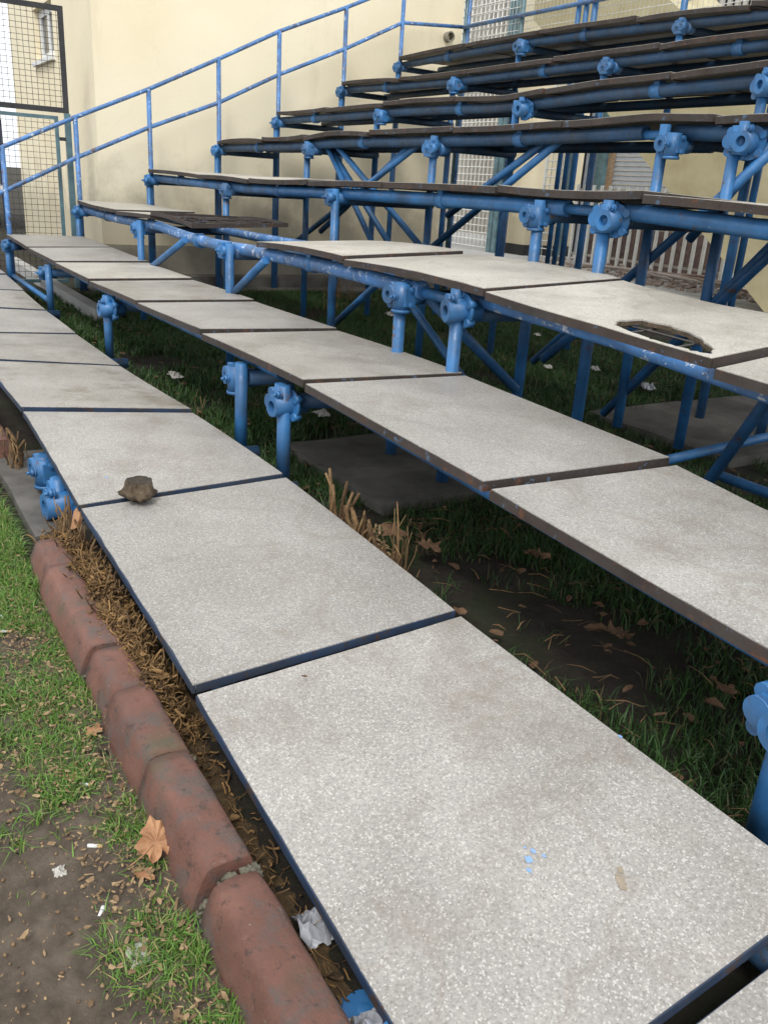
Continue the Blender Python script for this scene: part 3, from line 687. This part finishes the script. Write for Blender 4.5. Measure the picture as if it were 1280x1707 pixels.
# bare patch in the lower left; grass thickest by the kerb and further away
d = (y+.205)                                # 0 at the kerb, negative outwards
bare = np.clip((x-6.95)*1.6, 0, 1)*np.clip((-y-.325+fnoise(x, y, 7, 8)*.07)/.09, 0, 1)*1.1
keep = fnoise(x, y, 8)*1.25+fnoise(x, y, 28, 3)*.9+.47-1.5*bare-np.clip((x-6.75)*.5, 0, .22) > NP.uniform(-.1, .75, n)*.9
x, y = x[keep], y[keep]
P = np.stack([x, y, np.full(len(x), -.203)], 1)
blades('grass', P, NP.uniform(.018, .046, len(x))*(1+.3*np.clip(6.6-x, 0, 1)), NP.uniform(.0008, .0018, len(x)), M['grass'], 1.6, 'short green grass in clumps between the kerb and bare soil')
# grass under and behind the stand
def under(n, x0, x1, y0, y1, hmin, hmax, wd, thr, nm, lab):
    x = NP.uniform(x0, x1, n); y = NP.uniform(y0, y1, n)
    k = fnoise(x, y, 1.6)*.8+fnoise(x, y, 6, 5)*.5+thr > NP.uniform(0, .8, n)
    for (a, b, c, d) in ((5.30,6.12,.98,1.52),(5.28,6.20,2.78,4.9),(5.4,6.15,1.6,2.3),(5.0,5.95,-.15,.2)):
        k &= ~((x > a) & (x < b) & (y > c) & (y < d) & (NP.uniform(0, 1, n) > .06))
    x, y = x[k], y[k]
    P = np.stack([x, y, np.full(len(x), -.205)], 1)
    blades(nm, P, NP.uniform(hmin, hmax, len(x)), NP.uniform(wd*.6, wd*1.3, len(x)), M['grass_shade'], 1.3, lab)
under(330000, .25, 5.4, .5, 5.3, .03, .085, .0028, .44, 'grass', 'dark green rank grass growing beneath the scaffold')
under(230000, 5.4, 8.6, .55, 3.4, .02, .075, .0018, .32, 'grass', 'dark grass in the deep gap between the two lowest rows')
# dry debris along the kerb: moss, stalks, litter
def mound(x, y):
    v = min(1, max(0, (y+.150)/.125)); e = max(0, 1-abs(x-6.52)/.62)**.5 if abs(x-6.52) < .62 else 0
    base = math.sin(math.pi*min(1, v*.85+.1))
    return max(0, base*(.012+.105*e)*(1+.5*noise.noise(Vector((x*9, y*22, 2)))) + noise.noise(Vector((x*38, y*38, 2)))*.011*(.3+e))
mb = MB()
for i in range(5200):
    x = R.choice([R.uniform(5.95, 7.2), R.uniform(6.1, 7.95), R.uniform(6.15, 7.05), R.uniform(6.15, 7.05)]); y = R.uniform(-.150, -.030)
    if x > 7.1 and y < -.09: continue
    if x > 7.15 and R.random() < .4: continue
    z = -.205+mound(x, y)+R.uniform(-.004, .010); L = R.uniform(.010, .034); a = R.uniform(0, 6.28); c = R.uniform(-.2, .6); pts = [Vector((x, y, z))]
    for q in range(4):
        a += R.uniform(-1.1, 1.1); c += R.uniform(-.6, .5); pts.append(pts[-1]+Vector((math.cos(a), math.sin(a)*.8, c))*L/3)
    mb.path(pts, [R.uniform(.0010, .0030)]*5, 4, .5)
for i in range(260):                        # curled dead leaves and thick stem bits among it
    x = R.gauss(6.5, .28); y = R.uniform(-.14, -.035); z = -.2+mound(x, y)+R.uniform(0, .012); a = R.uniform(0, 6.28); L = R.uniform(.010, .026); wd = L*R.uniform(.3, .7)
    if i % 3 == 0: mb.path([(x-math.cos(a)*L, y-math.sin(a)*L*.6, z), (x+R.uniform(-.003,.003), y, z+R.uniform(0,.010)), (x+math.cos(a)*L, y+math.sin(a)*L*.6, z+R.uniform(-.006,.012))], [R.uniform(.002,.005)]*3, 6, .7); continue
    pol = []
    for q in range(8):
        an = q*math.pi/4; l1, w1 = math.cos(an)*L*R.uniform(.6,1.1), math.sin(an)*wd*R.uniform(.5,1.2)
        pol.append((x+math.cos(a)*l1-math.sin(a)*w1, y+math.sin(a)*l1*.8+math.cos(a)*w1, z+abs(w1)*R.uniform(.3,1.0)+R.uniform(-.1,.3)*l1))
    mb.sheet([(x, y, z)]+pol, [(0, 1+q, 1+(q+1)%8) for q in range(8)], .0008)
tag(mb.build('dry_moss', M['moss']), 'tangled brown dry moss and roots piled between kerb and lowest seats', 'dry moss', kind='stuff')
vs = []; N1, N2 = 220, 22
for i in range(N1):
    for j in range(N2):
        x = 5.9+1.9*i/(N1-1); y = -.150+.15*j/(N2-1); vs.append((x, y, -.206+mound(x, y)))
fs = [(i*N2+j, (i+1)*N2+j, (i+1)*N2+j+1, i*N2+j+1) for i in range(N1-1) for j in range(N2-1)]
tag(MB().add(vs, fs, True).build('soil_mound', M['mosssoil']), kind='structure')
def stalks(name, spots, lab, mt='straw'):
    o = thing(name, (*spots[0][:2], -.2), lab, 'dead plant'); 
    for (x, y, n, h, sp, rad) in spots:
        mb = MB()
        for i in range(n):
            a = R.uniform(0, 6.28); q = R.uniform(0, sp); hh = h*R.uniform(.4, 1); bx, by = x+math.cos(a)*q, y+math.sin(a)*q*.5
            pts = [Vector((bx+R.uniform(-.006,.006)*k+(.14*hh*(math.cos(a))*k/4), by+R.uniform(-.005,.005)*k, -.2+hh*k/4)) for k in range(5)]
            r0 = rad*R.uniform(.4, 1.1); mb.path(pts, [r0, r0*1.1, r0*.9, r0*.8, r0*.55], 5, .7)
        mb.build('stalk_clump', M[mt], o)
    return o
stalks('dead_plant', [(6.02,-.062,16,.17,.05,.006),(6.12,-.075,10,.10,.04,.005),(5.93,-.07,8,.13,.03,.003)], 'clump of dead straw coloured stalks beside the blue clamps at the lowest seats')
stalks('dead_plant', [(5.22,-.085,20,.17,.07,.006),(5.08,-.09,10,.15,.05,.005)], 'clump of dead brown stalks at the left picture edge above the kerb')
stalks('dead_plant', [(6.30,.700,9,.27,.010,.011),(6.345,.71,8,.21,.022,.009),(6.43,.705,16,.185,.035,.010),(6.47,.72,12,.15,.04,.012)], 'jagged broken brown stalks rising behind the lowest row between board edges')
stalks('dead_plant', [(6.66,.72,12,.31,.03,.0035),(6.62,.70,8,.19,.04,.006)], 'thin upright dead stems right of the jagged broken stalks')
stalks('dead_plant', [(5.05,.70,5,.27,.03,.0032)], 'few pale dry stems beside the chipped clamp post')
stalks('dead_plant', [(.9,3.6,30,.30,.25,.003),(1.5,3.2,20,.22,.2,.003)], 'wiry dead weeds in front of the wall plinth under the seats')
stalks('dead_plant', [(6.18,-.066,7,.165,.03,.005),(6.30,-.060,5,.14,.03,.006),(6.47,-.058,8,.13,.05,.0035),(6.68,-.060,7,.115,.05,.003),(6.90,-.064,6,.10,.05,.003)], 'broken brown stalks leaning along the seat edge above the dry moss')
# wood chips between kerb and seats
def chunk(c, d, rz, rx, lab, mt='wood', cat='wood chip', name='wood_chip'):
    rot = Matrix.Rotation(rz, 3, 'Z') @ Matrix.Rotation(rx, 3, 'X'); mb = MB(); rr = random.Random(int(c[0]*1000)); n = 9
    ring = [(math.cos(2*math.pi*i/n)*rr.uniform(.7, 1.1), math.sin(2*math.pi*i/n)*rr.uniform(.7, 1.1)) for i in range(n)]
    vs = [Vector(c)+rot@Vector((p[0]*d[0], p[1]*d[1], s*d[2]+rr.uniform(-.2,.2)*d[2])) for s in (-1, 1) for p in ring]
    mb.add(vs, [tuple(reversed(range(n))), tuple(range(n, 2*n))]+[(i, (i+1)%n, n+(i+1)%n, n+i) for i in range(n)])
    return tag(mb.build(name, M[mt], None, (c[0], c[1], c[2]-.01)), lab, cat)
chunk((6.345,-.098,-.115), (.030,.024,.005), .4, .35, 'bright tan wood chip lying on the dry moss by the kerb', 'leafpale')
chunk((6.07,-.045,-.075), (.02,.042,.006), .3, 1.2, 'tan flake of wood leaning against the seat edge near the clamps', 'leaf')
# the stump in the gap
st = thing('tree_stump', (6.125,.115,-.2), 'sawn brown stump poking up through the gap between two lowest seats', 'stump')
mb = MB(); N = 22; lv = [(-.2,.016),(-.05,.016),(-.022,.018),(-.006,.050),(.006,.053),(.014,.044),(.028,.040),(.040,.037)]; vs = []
for (z, r0) in lv:
    for k in range(N):
        a = 2*math.pi*k/N; q = r0*(1+.34*noise.noise(Vector((math.cos(a)*2.2, math.sin(a)*2.2, z*20)))+.06*math.sin(a*7+z*60)+.05*math.sin(a*13)); vs.append((6.122+math.cos(a)*q*(1.12 if z > -.01 else .7), .125+math.sin(a)*q*.95+z*.08, z+.004*math.sin(a*7)*(z < .01)))
fs = [(i*N+k, i*N+(k+1)%N, (i+1)*N+(k+1)%N, (i+1)*N+k) for i in range(len(lv)-1) for k in range(N)]
mb.add(vs, fs, True).build('trunk', M['stump'], st)
tp = vs[-N:]; c = sum((Vector(v) for v in tp), Vector())/N
mb = MB(); in1 = [tuple(c+(Vector(v)-c)*.78+Vector((0,0,-.004))) for v in tp]; in2 = [tuple(c+(Vector(v)-c)*.4+Vector((0,0,-.010))) for v in tp]
mb.add(list(tp)+in1+in2, [(k, (k+1)%N, N+(k+1)%N, N+k) for k in range(N)]+[(N+k, N+(k+1)%N, 2*N+(k+1)%N, 2*N+k) for k in range(N)]+[tuple(range(2*N, 3*N))]).build('cut_face', M['woodend'], st)
# fallen leaves
def leaf_mesh(seed, s, curl=.3, lobes=5):
    rr = random.Random(seed); pts = []
    n = lobes*6
    for i in range(n):
        a = 2*math.pi*i/n; ph = (i % 6)/6; lob = [1, .90, .76, .60, .74, .93][i % 6]
        dirw = 1.0-.35*abs(math.sin(a/2-.1))
        q = s*lob*dirw*rr.uniform(.85, 1.1); pts.append((math.cos(a)*q, math.sin(a)*q*.8))
    vs = [(0,0,s*.04)]+[(p[0]*.5, p[1]*.5, s*.10*curl+rr.uniform(0,.05)*s) for p in pts]+[(p[0], p[1], s*curl*rr.uniform(-.1, .9)*(abs(p[1])/s+.2)) for p in pts]
    fs = [(0, 1+i, 1+(i+1)%n) for i in range(n)]+[(1+i, 1+n+i, 1+n+(i+1)%n, 1+(i+1)%n) for i in range(n)]
    mb = MB(); mb.sheet(vs, fs, .0009); mb.path([(-s*.1,0,s*.04),(-s*.5,s*.03,s*.03),(-s*.9,s*.1,s*.06)], .0012, 4); return mb
def leaf(x, y, z, s, rz, lab, mt='leaf', seed=1, curl=.35, tilt=(0,0)):
    mb = leaf_mesh(seed, s, curl); mtx = Matrix.Rotation(rz, 3, 'Z') @ Matrix.Rotation(tilt[0], 3, 'X') @ Matrix.Rotation(tilt[1], 3, 'Y')
    mb.v = [tuple(mtx@Vector(v)+Vector((x, y, z))) for v in mb.v]
    return tag(mb.build('fallen_leaf', M[mt], None, (x, y, z)), lab, 'leaf', 'fallen leaves')
leaf(7.385,-.215,-.160,.064,2.2,'large tan lobed leaf leaning against the red kerb stone','leaf',5,.45,(.35,-.2))
leaf(7.42,-.250,-.182,.026,.6,'small tan leaf touching the large lobed one by the kerb','leaf',6,.5)
leaf(7.119,-.297,-.185,.022,1,'small orange leaf in the grass left of the kerb','leaf',7)
leaf(6.99,-.225,-.185,.03,2.5,'reddish leaf against the kerb stones above the white butt','leaf',8)
leaf(6.55,.889,-.13,.065,.2,'brown curled leaf in the dark gap right of the dead stems','leafdark',9,.5)
leaf(6.48,.80,-.10,.06,1.2,'crumpled brown leaf just behind the lowest row','leafdark',10,.9,(.5,.2))
leaf(6.742,1.165,-.13,.055,.4,'tan lobed leaf on the dark grass in the gap','leafdark',11,.7)
leaf(7.22,1.03,-.13,.06,1.9,'rust brown leaf lower in the dark gap','leafdark',12,.6,(.3,.3))
leaf(7.52,1.08,-.14,.04,2.9,'small brown leaf near the blue clamp at the right edge','leafdark',13,.5)
leaf(7.17,.165,-.055,.007,1,'tiny rusty leaf scrap on the foreground seat board','leafdark',14,.2)
leaf(6.16,.245,-.03,.017,1,'curled tan leaf scrap in the gap right of the stump','leaf',15,.9)
leaf(6.14,.315,-.03,.012,2,'small dry leaf scrap in the seat gap furthest from the stump','leaf',16,.9)
leaf(6.145,-.005,-.035,.012,2,'small dry leaf scrap in the seat gap left of the stump','leafpale',17,.9)
leaf(8.06,.26,-.13,.014,2,'tan leaf scrap in the wide gap at the bottom edge','leafpale',18,.9)
# loose litter chips in the left strip
mb = MB()
for i in range(5600):
    x = R.uniform(5.6, 8.0); y = R.uniform(-.62, -.21) if i % 4 else R.uniform(-.33,-.215); a = R.uniform(0, 6.28); L = R.uniform(.002, .009)*R.choice([.5,.8,1.2]); wd = L*R.uniform(.2, .6); z = -.192+gz(x, y)+R.uniform(0, .016)
    if y < -.34 and x > 7.15 and R.random() < .75: continue
    ca, sa = math.cos(a), math.sin(a); t1 = R.uniform(-.4, .4)
    vs = [(x+ca*L, y+sa*L, z+t1*L), (x-sa*wd, y+ca*wd, z+.001), (x-ca*L, y-sa*L, z-t1*L*.3), (x+sa*wd, y-ca*wd, z)]
    nn = R.choice((5,6,7)); ce = sum((Vector(v) for v in vs), Vector())/4; pol = []
    for q in range(nn):
        an = 2*math.pi*q/nn; l1, w1 = L*R.uniform(.5,1.1)*math.cos(an), wd*R.uniform(.5,1.2)*math.sin(an)
        pol.append((x+ca*l1-sa*w1, y+sa*l1+ca*w1, z+t1*l1+R.uniform(-.25,.5)*wd))
    mb.sheet([(x, y, z+.2*wd)]+pol, [(0, 1+q, 1+(q+1)%nn) for q in range(nn)], .0007)
for i in range(700):
    x = R.gauss(6.42, .10); y = R.uniform(.665, .79); a = R.uniform(0, 6.28); L = R.uniform(.012, .04); z = -.2+R.uniform(0, .10)*max(0, 1-abs(x-6.42)/.22)
    mb.path([(x-math.cos(a)*L, y-math.sin(a)*L*.6, z), (x, y, z+R.uniform(-.01,.014)), (x+math.cos(a)*L, y+math.sin(a)*L*.6, z+R.uniform(-.012,.02))], [R.uniform(.0015,.005)]*3, 5, .6)
tag(mb.build('leaf_litter', M['chips']), 'small brown chips of dead leaf scattered over soil and grass', 'leaf litter', kind='stuff')
mb = MB()
for i in range(420):
    x = R.uniform(6.1, 8.2); y = R.uniform(.68, 2.2); z = -.19+R.uniform(0,.04); a = R.uniform(0, 6.28); L = R.uniform(.01, .05); 
    mb.path([(x-math.cos(a)*L, y-math.sin(a)*L, z), (x, y, z+R.uniform(0,.012)), (x+math.cos(a)*L, y+math.sin(a)*L, z+R.uniform(-.01,.01))], R.uniform(.0008, .002), 4)
tag(mb.build('dry_straw', M['straw']), 'thin dry straws lying on the dark ground between the lower rows', 'straw', kind='stuff')
mb = MB()
for i in range(800):
    x = R.uniform(.3, 8.3); y = R.uniform(.6, 4.6) if i%3 else R.uniform(.65, 1.8); z = -.19+R.uniform(0, .035); a = R.uniform(0, 6.28); L = R.uniform(.008, .032); wd = L*R.uniform(.3, .8); pol = []
    for q in range(7):
        an = q*2*math.pi/7; l1, w1 = math.cos(an)*L*R.uniform(.6,1.1), math.sin(an)*wd*R.uniform(.5,1.2)
        pol.append((x+math.cos(a)*l1-math.sin(a)*w1, y+math.sin(a)*l1+math.cos(a)*w1, z+abs(w1)*R.uniform(.2,.8)))
    mb.sheet([(x, y, z)]+pol, [(0, 1+q, 1+(q+1)%7) for q in range(7)], .0008)
tag(mb.build('leaf_litter', M['leafdark']), 'dead brown leaf pieces scattered on the ground beneath the stand', 'leaf litter', kind='stuff')
# cigarette ends, paper
def butt(x, y, rz, L, lab, z=-.188):
    o = thing('cigarette_butt', (x, y, z), lab, 'cigarette butt', 'cigarette butts in the grass'); c, s = math.cos(rz)*L, math.sin(rz)*L
    MB().tube((x-c, y-s, z), (x+c*.3, y+s*.3, z+.001), .0034, 10).build('paper', M['white'], o); MB().tube((x+c*.3, y+s*.3, z+.001), (x+c, y+s, z+.001), .0034, 10).build('filter', M['white'] if L < .012 else M['filter'], o)
butt(6.481,-.318,1.2,.017,'white cigarette butt on the soil at the left picture edge'); butt(6.40,-.312,.2,.010,'short white stub just above the butt at the left edge')
butt(7.257,-.190,.4,.014,'white cigarette butt upright against the red kerb',-.178); butt(7.316,-.30,1.0,.013,'pale cigarette butt on the litter above the white wrapper')
butt(7.149,-.276,.9,.012,'grey cigarette butt beside the small orange leaf')
butt(7.463,-.326,2.6,.010,'small pale stub in the litter below the wrapper')
def crumple(x, y, z, s, lab, mt='paper', seed=1, name='paper_scrap', cat='litter', h=.5):
    rr = random.Random(seed); n = 9; vs = []
    for i in range(n):
        for j in range(n): vs.append((x+(i/(n-1)-.5)*s*2+rr.uniform(-.10,.10)*s, y+(j/(n-1)-.5)*s*1.4+rr.uniform(-.15,.15)*s, z+rr.uniform(0, h)*s*math.sin(math.pi*(i+.5)/n)))
    o = MB().sheet(vs, [(i*n+j, (i+1)*n+j, (i+1)*n+j+1, i*n+j+1) for i in range(n-1) for j in range(n-1)], .0008).build(name, M[mt], None, (x, y, z))
    return tag(o, lab, cat)
crumple(7.346,-.366,-.192,.013,'white torn wrapper on the bare soil','paper',1,h=1.0)
crumple(7.563,-.298,-.188,.022,'grey flattened scrap sunk in the grass near the bottom','paper',2,h=.5)
crumple(7.646,-.050,-.190,.034,'crumpled clear plastic bag in the gap beside the nearest kerb stone','plastic',3,'plastic_bag','plastic bag',1.2)
crumple(7.84,-.050,-.190,.032,'pale crumpled plastic at the very bottom beside the seat edge','plastic',4,'plastic_bag','plastic bag',1.2)
U = [((2.046,3.502),.05,'round white paper lump on the grass far under the third row'),((3.972,.933),.045,'white scrap behind the far lowest seats'),((4.78,3.193),.035,'flat white scrap left of the diagonal brace'),
     ((4.437,3.638),.04,'pale scrap on the grass behind the leaning brace'),((3.711,4.643),.05,'white crumpled ball on the grass far back below the hole'),((4.97,3.55),.06,'long grey plastic strip on the grass below the holed board'),
     ((5.047,4.5),.035,'white scrap at the right edge of the grass'),((5.2,4.85),.04,'white torn paper near the right picture edge under the seats'),((4.955,1.337),.04,'pale scrap beside the post in the second gap'),((4.3,3.35),.03,'small white scrap near the blue posts'),
     ((3.2,4.2),.03,'small pinkish scrap far back on the grass')]
for i, ((x, y), s, lab) in enumerate(U): crumple(x, y, -.15, s, lab, 'plastic' if i == 5 else 'paper', 20+i, h=.8)

# ------------------------------------------------------------------ the cream building
bd = thing('cream_building', (-2.4, 3.6, -.2), 'cream plastered building with a white window standing beside the stand', 'building')
X0, X1, Y0, Y1, ZT = -4.5, -.3, 1.625, 5.66, 7.0
wx0, wx1, wz0, wz1 = -2.92, -1.93, 1.975, 2.50
m = MB(); T = .22
m.box2((X0,Y0,-.3), (wx0,Y0+T,ZT)); m.box2((wx1,Y0,-.3), (X1,Y0+T,ZT)); m.box2((wx0,Y0,-.3), (wx1,Y0+T,wz0)); m.box2((wx0,Y0,wz1), (wx1,Y0+T,ZT))
m.box2((X0,Y0+T,-.3), (X1,Y1,ZT)); m.build('wall', M['plaster'], bd)
MB().box2((X1,Y0+.004,-.3), (X1+.012,Y1,.212)).build('plinth', M['plinth'], bd)
wn = MB(); fw = .08; yb = Y0+.06
for (a, b) in ((wx0+.02, wx0+.02+fw), ((wx0+wx1)/2-fw*.6, (wx0+wx1)/2+fw*.6), (wx1-.02-fw, wx1-.02)): wn.box2((a, yb, wz0), (b, yb+.05, wz1))
for (a, b) in ((wx0+.02+fw, (wx0+wx1)/2-fw*.6), ((wx0+wx1)/2+fw*.6, wx1-.02-fw)):
    wn.box2((a, yb+.002, wz0), (b, yb+.048, wz0+fw)); wn.box2((a, yb+.002, wz1-fw), (b, yb+.048, wz1))
wd = wn.build('window', M['white'], bd, ((wx0+wx1)/2, yb, wz0))
MB().box2((wx0+.03, yb+.02, wz0+.01), (wx1-.03, yb+.03, wz1-.01)).build('pane', M['glass'], wd)
MB().box2((wx0-.03, Y0-.045, wz0-.045), (wx1+.03, Y0+.12, wz0-.002)).build('sill', M['white'], wd)
pv = at_y(745, 62, 5.464); MB().tube((X1-.1,5.464,2.485), (X1+.075,5.464,2.485), .052, 18, ri=.038, hole=.08).build('drain_pipe', M['plinth'], bd)

# gate beside the corner: black mesh panel above a teal framed mesh leaf
gt = thing('mesh_gate', (-.3, .9, -.2), 'wire mesh gate with black upper frame and faded teal lower frame', 'gate')
ub = MB(); GX = -.275; z0, z1 = 1.365, 2.175
ub.box2((GX-.016,-1.0,z1-.02), (GX+.016,1.375,z1+.022)); ub.box2((GX-.016,-1.0,z0-.022), (GX+.016,1.375,z0+.022)); ub.box2((GX-.016,1.332,z0+.022), (GX+.016,1.375,z1-.02)); ub.build('upper_frame', M['dark'], gt)
def wires(nm, ya, yb_, za, zb, sp, r, m_):
    mb = MB(); y = ya
    while y < yb_: mb.tube((GX, y, za), (GX, y, zb), r, 5); y += sp*1.05
    z = za
    while z < zb: mb.tube((GX+.004, ya, z), (GX+.004, yb_, z), r, 5); z += sp
    mb.build(nm, m_, gt)
wires('upper_mesh', -1.0, 1.33, z0+.02, z1-.02, .046, .0022, M['wiredark'])
wires('lower_mesh', -1.0, 1.24, -.1, 1.28, .05, .0020, M['wiredark'])
m = MB(); m.box2((GX-.014,-1.0,1.283), (GX+.014,1.277,1.313)); m.box2((GX-.014,1.246,-.15), (GX+.014,1.277,1.283)); m.box2((GX-.014,-1.0,-.15), (GX+.014,1.246,-.12)); m.build('lower_frame', M['teal'], gt)
m = MB(); m.box2((GX-.02,1.335,-.2), (GX+.02,1.385,1.341)); m.build('gate_post', M['teal'], gt)
m = MB(); m.box2((GX-.012,1.277,1.11), (GX+.012,1.335,1.14)); m.build('hinge', M['dark'], gt)

# dark market shelving far left beyond the gate
rk = thing('shelving_rack', (-9.3, 1.6, -.2), 'dark navy open shelving with pale shelf edges beyond the mesh gate', 'shelving')
m = MB()
for x in (-11.5,-10.4,-9.3,-8.2):
    for y in (-.4, .7, 1.9): m.box2((x,y,-.2), (x+.08,y+.08,2.75))
m.box2((-11.5,-.4,2.6), (-8.1,2.0,2.75)); m.box2((-11.6,-.4,-.2), (-11.5,2.0,2.7)); m.build('frame', M['navy'], rk)
for z in (.45, 1.0, 1.55, 2.1, 2.45):
    m = MB(); m.box2((-11.5,-.38,z), (-8.08,1.98,z+.07)); m.build('shelf', M['white'], rk)
m = MB(); m2 = MB()
for i in range(230):
    z = R.choice((-.2,.52,1.07,1.62,2.17)); x = R.uniform(-9.2,-8.2); y = R.uniform(-.3,1.85); d = R.uniform(.05,.16); (m if i%4 else m2).box2((x,y,z+.002), (x+d,y+d,z+R.uniform(.12,.36)))
m.build('crates', M['navy'], rk); m2.build('pale_boxes', M['greywall'], rk)
pb = thing('round_sign', (-14, 2.0, -.2), 'pink round sign on a thin pole at the far left edge', 'sign')
m = MB(); m.tube((-14,1.9,-.2), (-14,1.9,4.0), .04, 8); m.build('pole', M['white'], pb)
M['pink'] = simple('pink_paint', (.55,.16,.20), (.65,.25,.28), 6, .6, 0)
for z in (2.9, 3.8): m = MB(); m.tube((-13.95,1.9,z), (-13.9,1.9,z), .28, 20); m.build('disc', M['pink'], pb)

# ------------------------------------------------------------------ beyond the stand
YF = 10.4
def A(px, py, y=YF): return at_y(px, py, y)
mf = thing('metal_grid_fence', (A(790,400)[0], YF, -.178), 'pale wire grid fence with teal posts seen below the seats beside the wall', 'fence')
def grid(x0, x1, z0, z1, y, sp, r, par, name='grid_panel'):
    m = MB(); x = x0
    while x < x1: m.tube((x,y,z0), (x,y,z1), r, 5); x += sp
    z = z0
    while z < z1: m.tube((x0,y-.01,z), (x1,y-.01,z), r, 5); z += sp
    for xx in (x0, x1): m.box2((xx-.02,y-.03,z0), (xx+.02,y+.01,z1))
    m.build(name, M['wirewhite'], par)
xa = A(735,330)[0]; xb = A(838,330)[0]; xc = A(862,330)[0]; xd = A(905,330)[0]; xe = A(940,330)[0]
grid(xa-.8, xb, -.1, 4.6, YF, .135, .009, mf)
grid(xd, xe, -.1, 4.6, YF, .135, .009, mf)
for px in (824, 832, 940, 947): 
    x = A(px,330)[0]; m = MB(); m.box2((x-.06,YF-.05,-.18), (x+.06,YF+.05,4.7)); m.build('post', M['teal'], mf)
pl = thing('cream_pillar', ((xc+xd)/2, YF+.6, -.178), 'cream plastered pillar with dark base beyond the scaffold', 'pillar')
x0p, x1p = A(838,330,YF+.35)[0], A(882,330,YF+.35)[0]
MB().box2((x0p,YF+.35,-.17), (x1p,YF+1.6,6.5)).build('shaft', M['plaster'], pl); MB().box2((x0p-.02,YF+.33,-.18), (x1p+.02,YF+1.62,.02)).build('base', M['void'], pl)
pk = thing('picket_fence', (A(1080,430)[0], YF, -.178), 'pale grey picket fence with thin rails beyond the scaffold', 'fence')
x = A(948,430)[0]; xend = A(1230,430)[0]; m = MB(); xs0 = x
while x < xend: m.box2((x-.022,YF-.02,-.15), (x+.022,YF+.02,1.15)); x += .19
m.build('pickets', M['wirewhite'], pk); m = MB()
for z in (.0, .52, 1.05): m.box2((xs0,YF+.022,z), (xend,YF+.05,z+.04))
m.build('rail', M['slat'], pk)
lw = MB(); lw.box2((xs0-.5,11.3,-.18), (xend+.6,11.5,.72)); tag(lw.build('low_brick_wall', M['brick'], None, (0,11.4,-.178)), 'low dark brown brick wall behind the pale picket fence', 'wall')
gw = thing('grey_clad_building', (A(1030,300,12.5)[0], 12.8, -.178), 'blue grey clad wall with a brown downpipe beyond the picket fence', 'building')
xg0, xg1 = A(955,300,12.5)[0], A(1330,300,12.5)[0]
m = MB(); m.box2((A(972,300,12.5)[0],12.5,-.18), (xg1,14.5,3.6)); m.build('wall', M['greywall'], gw)
m = MB(); m.box2((xg0-1.0,12.9,-.18), (A(972,300,12.5)[0]-.002,14.5,3.4)); m.build('doorway', M['void'], gw)
m = MB(); xx = A(1012,300,12.4)[0]; m.box2((xx-.05,12.38,-.18), (xx+.05,12.48,3.4)); m.build('downpipe', M['wood'], gw)
m = MB(); xx = A(998,300,12.3)[0]; m.box2((xx-.09,12.25,-.18), (xx+.09,12.4,3.5)); m.build('post', M['teal'], gw)
m = MB(); 
for i in range(40):
    z = .2+i*.085
    m.box2((A(1020,300,12.5)[0],12.492,z), (xg1-.1,12.499,z+.02))
m.build('cladding_ribs', M['slat'], gw)
cs = thing('concrete_stair', (.9, 8.8, -.178), 'weathered yellow concrete stair flight slanting behind the scaffold', 'stair')
poly = [(2.30,-.16),(-.01,1.53),(-2.4,3.28),(-2.4,4.1),(-1.2,4.1),(5.2,-.16)]
MB().prism(poly, 1, 8.35, 9.5).build('flight', M['stairs'], cs)
sb = thing('slatted_building', (-4, 14.3, -.178), 'tall building faced with pale vertical slats above the top row', 'building')
m = MB(); m.box2((-14,15.0,-.18), (6,17.0,12)); m.build('wall', M['void'], sb)
m = MB(); x = -14
while x < 6: m.box2((x,14.9,-.18), (x+.085,14.96,12)); x += .185
m.build('slats', M['slat'], sb)
m = MB(); xq0, xq1 = A(878,20,14.8)[0], A(946,20,14.8)[0]; m.box2((xq0,14.78,-.18), (xq1,14.89,12)); m.build('pilaster', M['paving'], sb)
mb = MB()
for i in range(420):
    x = R.uniform(A(930,440)[0], A(1290,480)[0]+1); y = YF-R.uniform(.02, 1.2); z = -.17+R.uniform(0,.14)*max(0,1-(YF-y)/1.2); s = R.uniform(.03,.10)
    mb.box((x,y,z), (s,s*R.uniform(.4,1),s*R.uniform(.3,.7)), Matrix.Rotation(R.uniform(0,3),3,'Z')@Matrix.Rotation(R.uniform(-.6,.6),3,'X'))
for i in range(7):
    x = R.uniform(-3,1.5); mb.path([(x-1,YF-R.uniform(.2,.9),-.06),(x,YF-R.uniform(.2,.9),-.03),(x+1,YF-R.uniform(.2,.9),-.08)], .02, 7)
tag(mb.build('rubble', M['rubble']), 'heap of broken brick and rusty pipe along the picket fence', 'rubble', kind='stuff')

for o in bpy.data.objects:
    if '_o' in o: del o['_o']
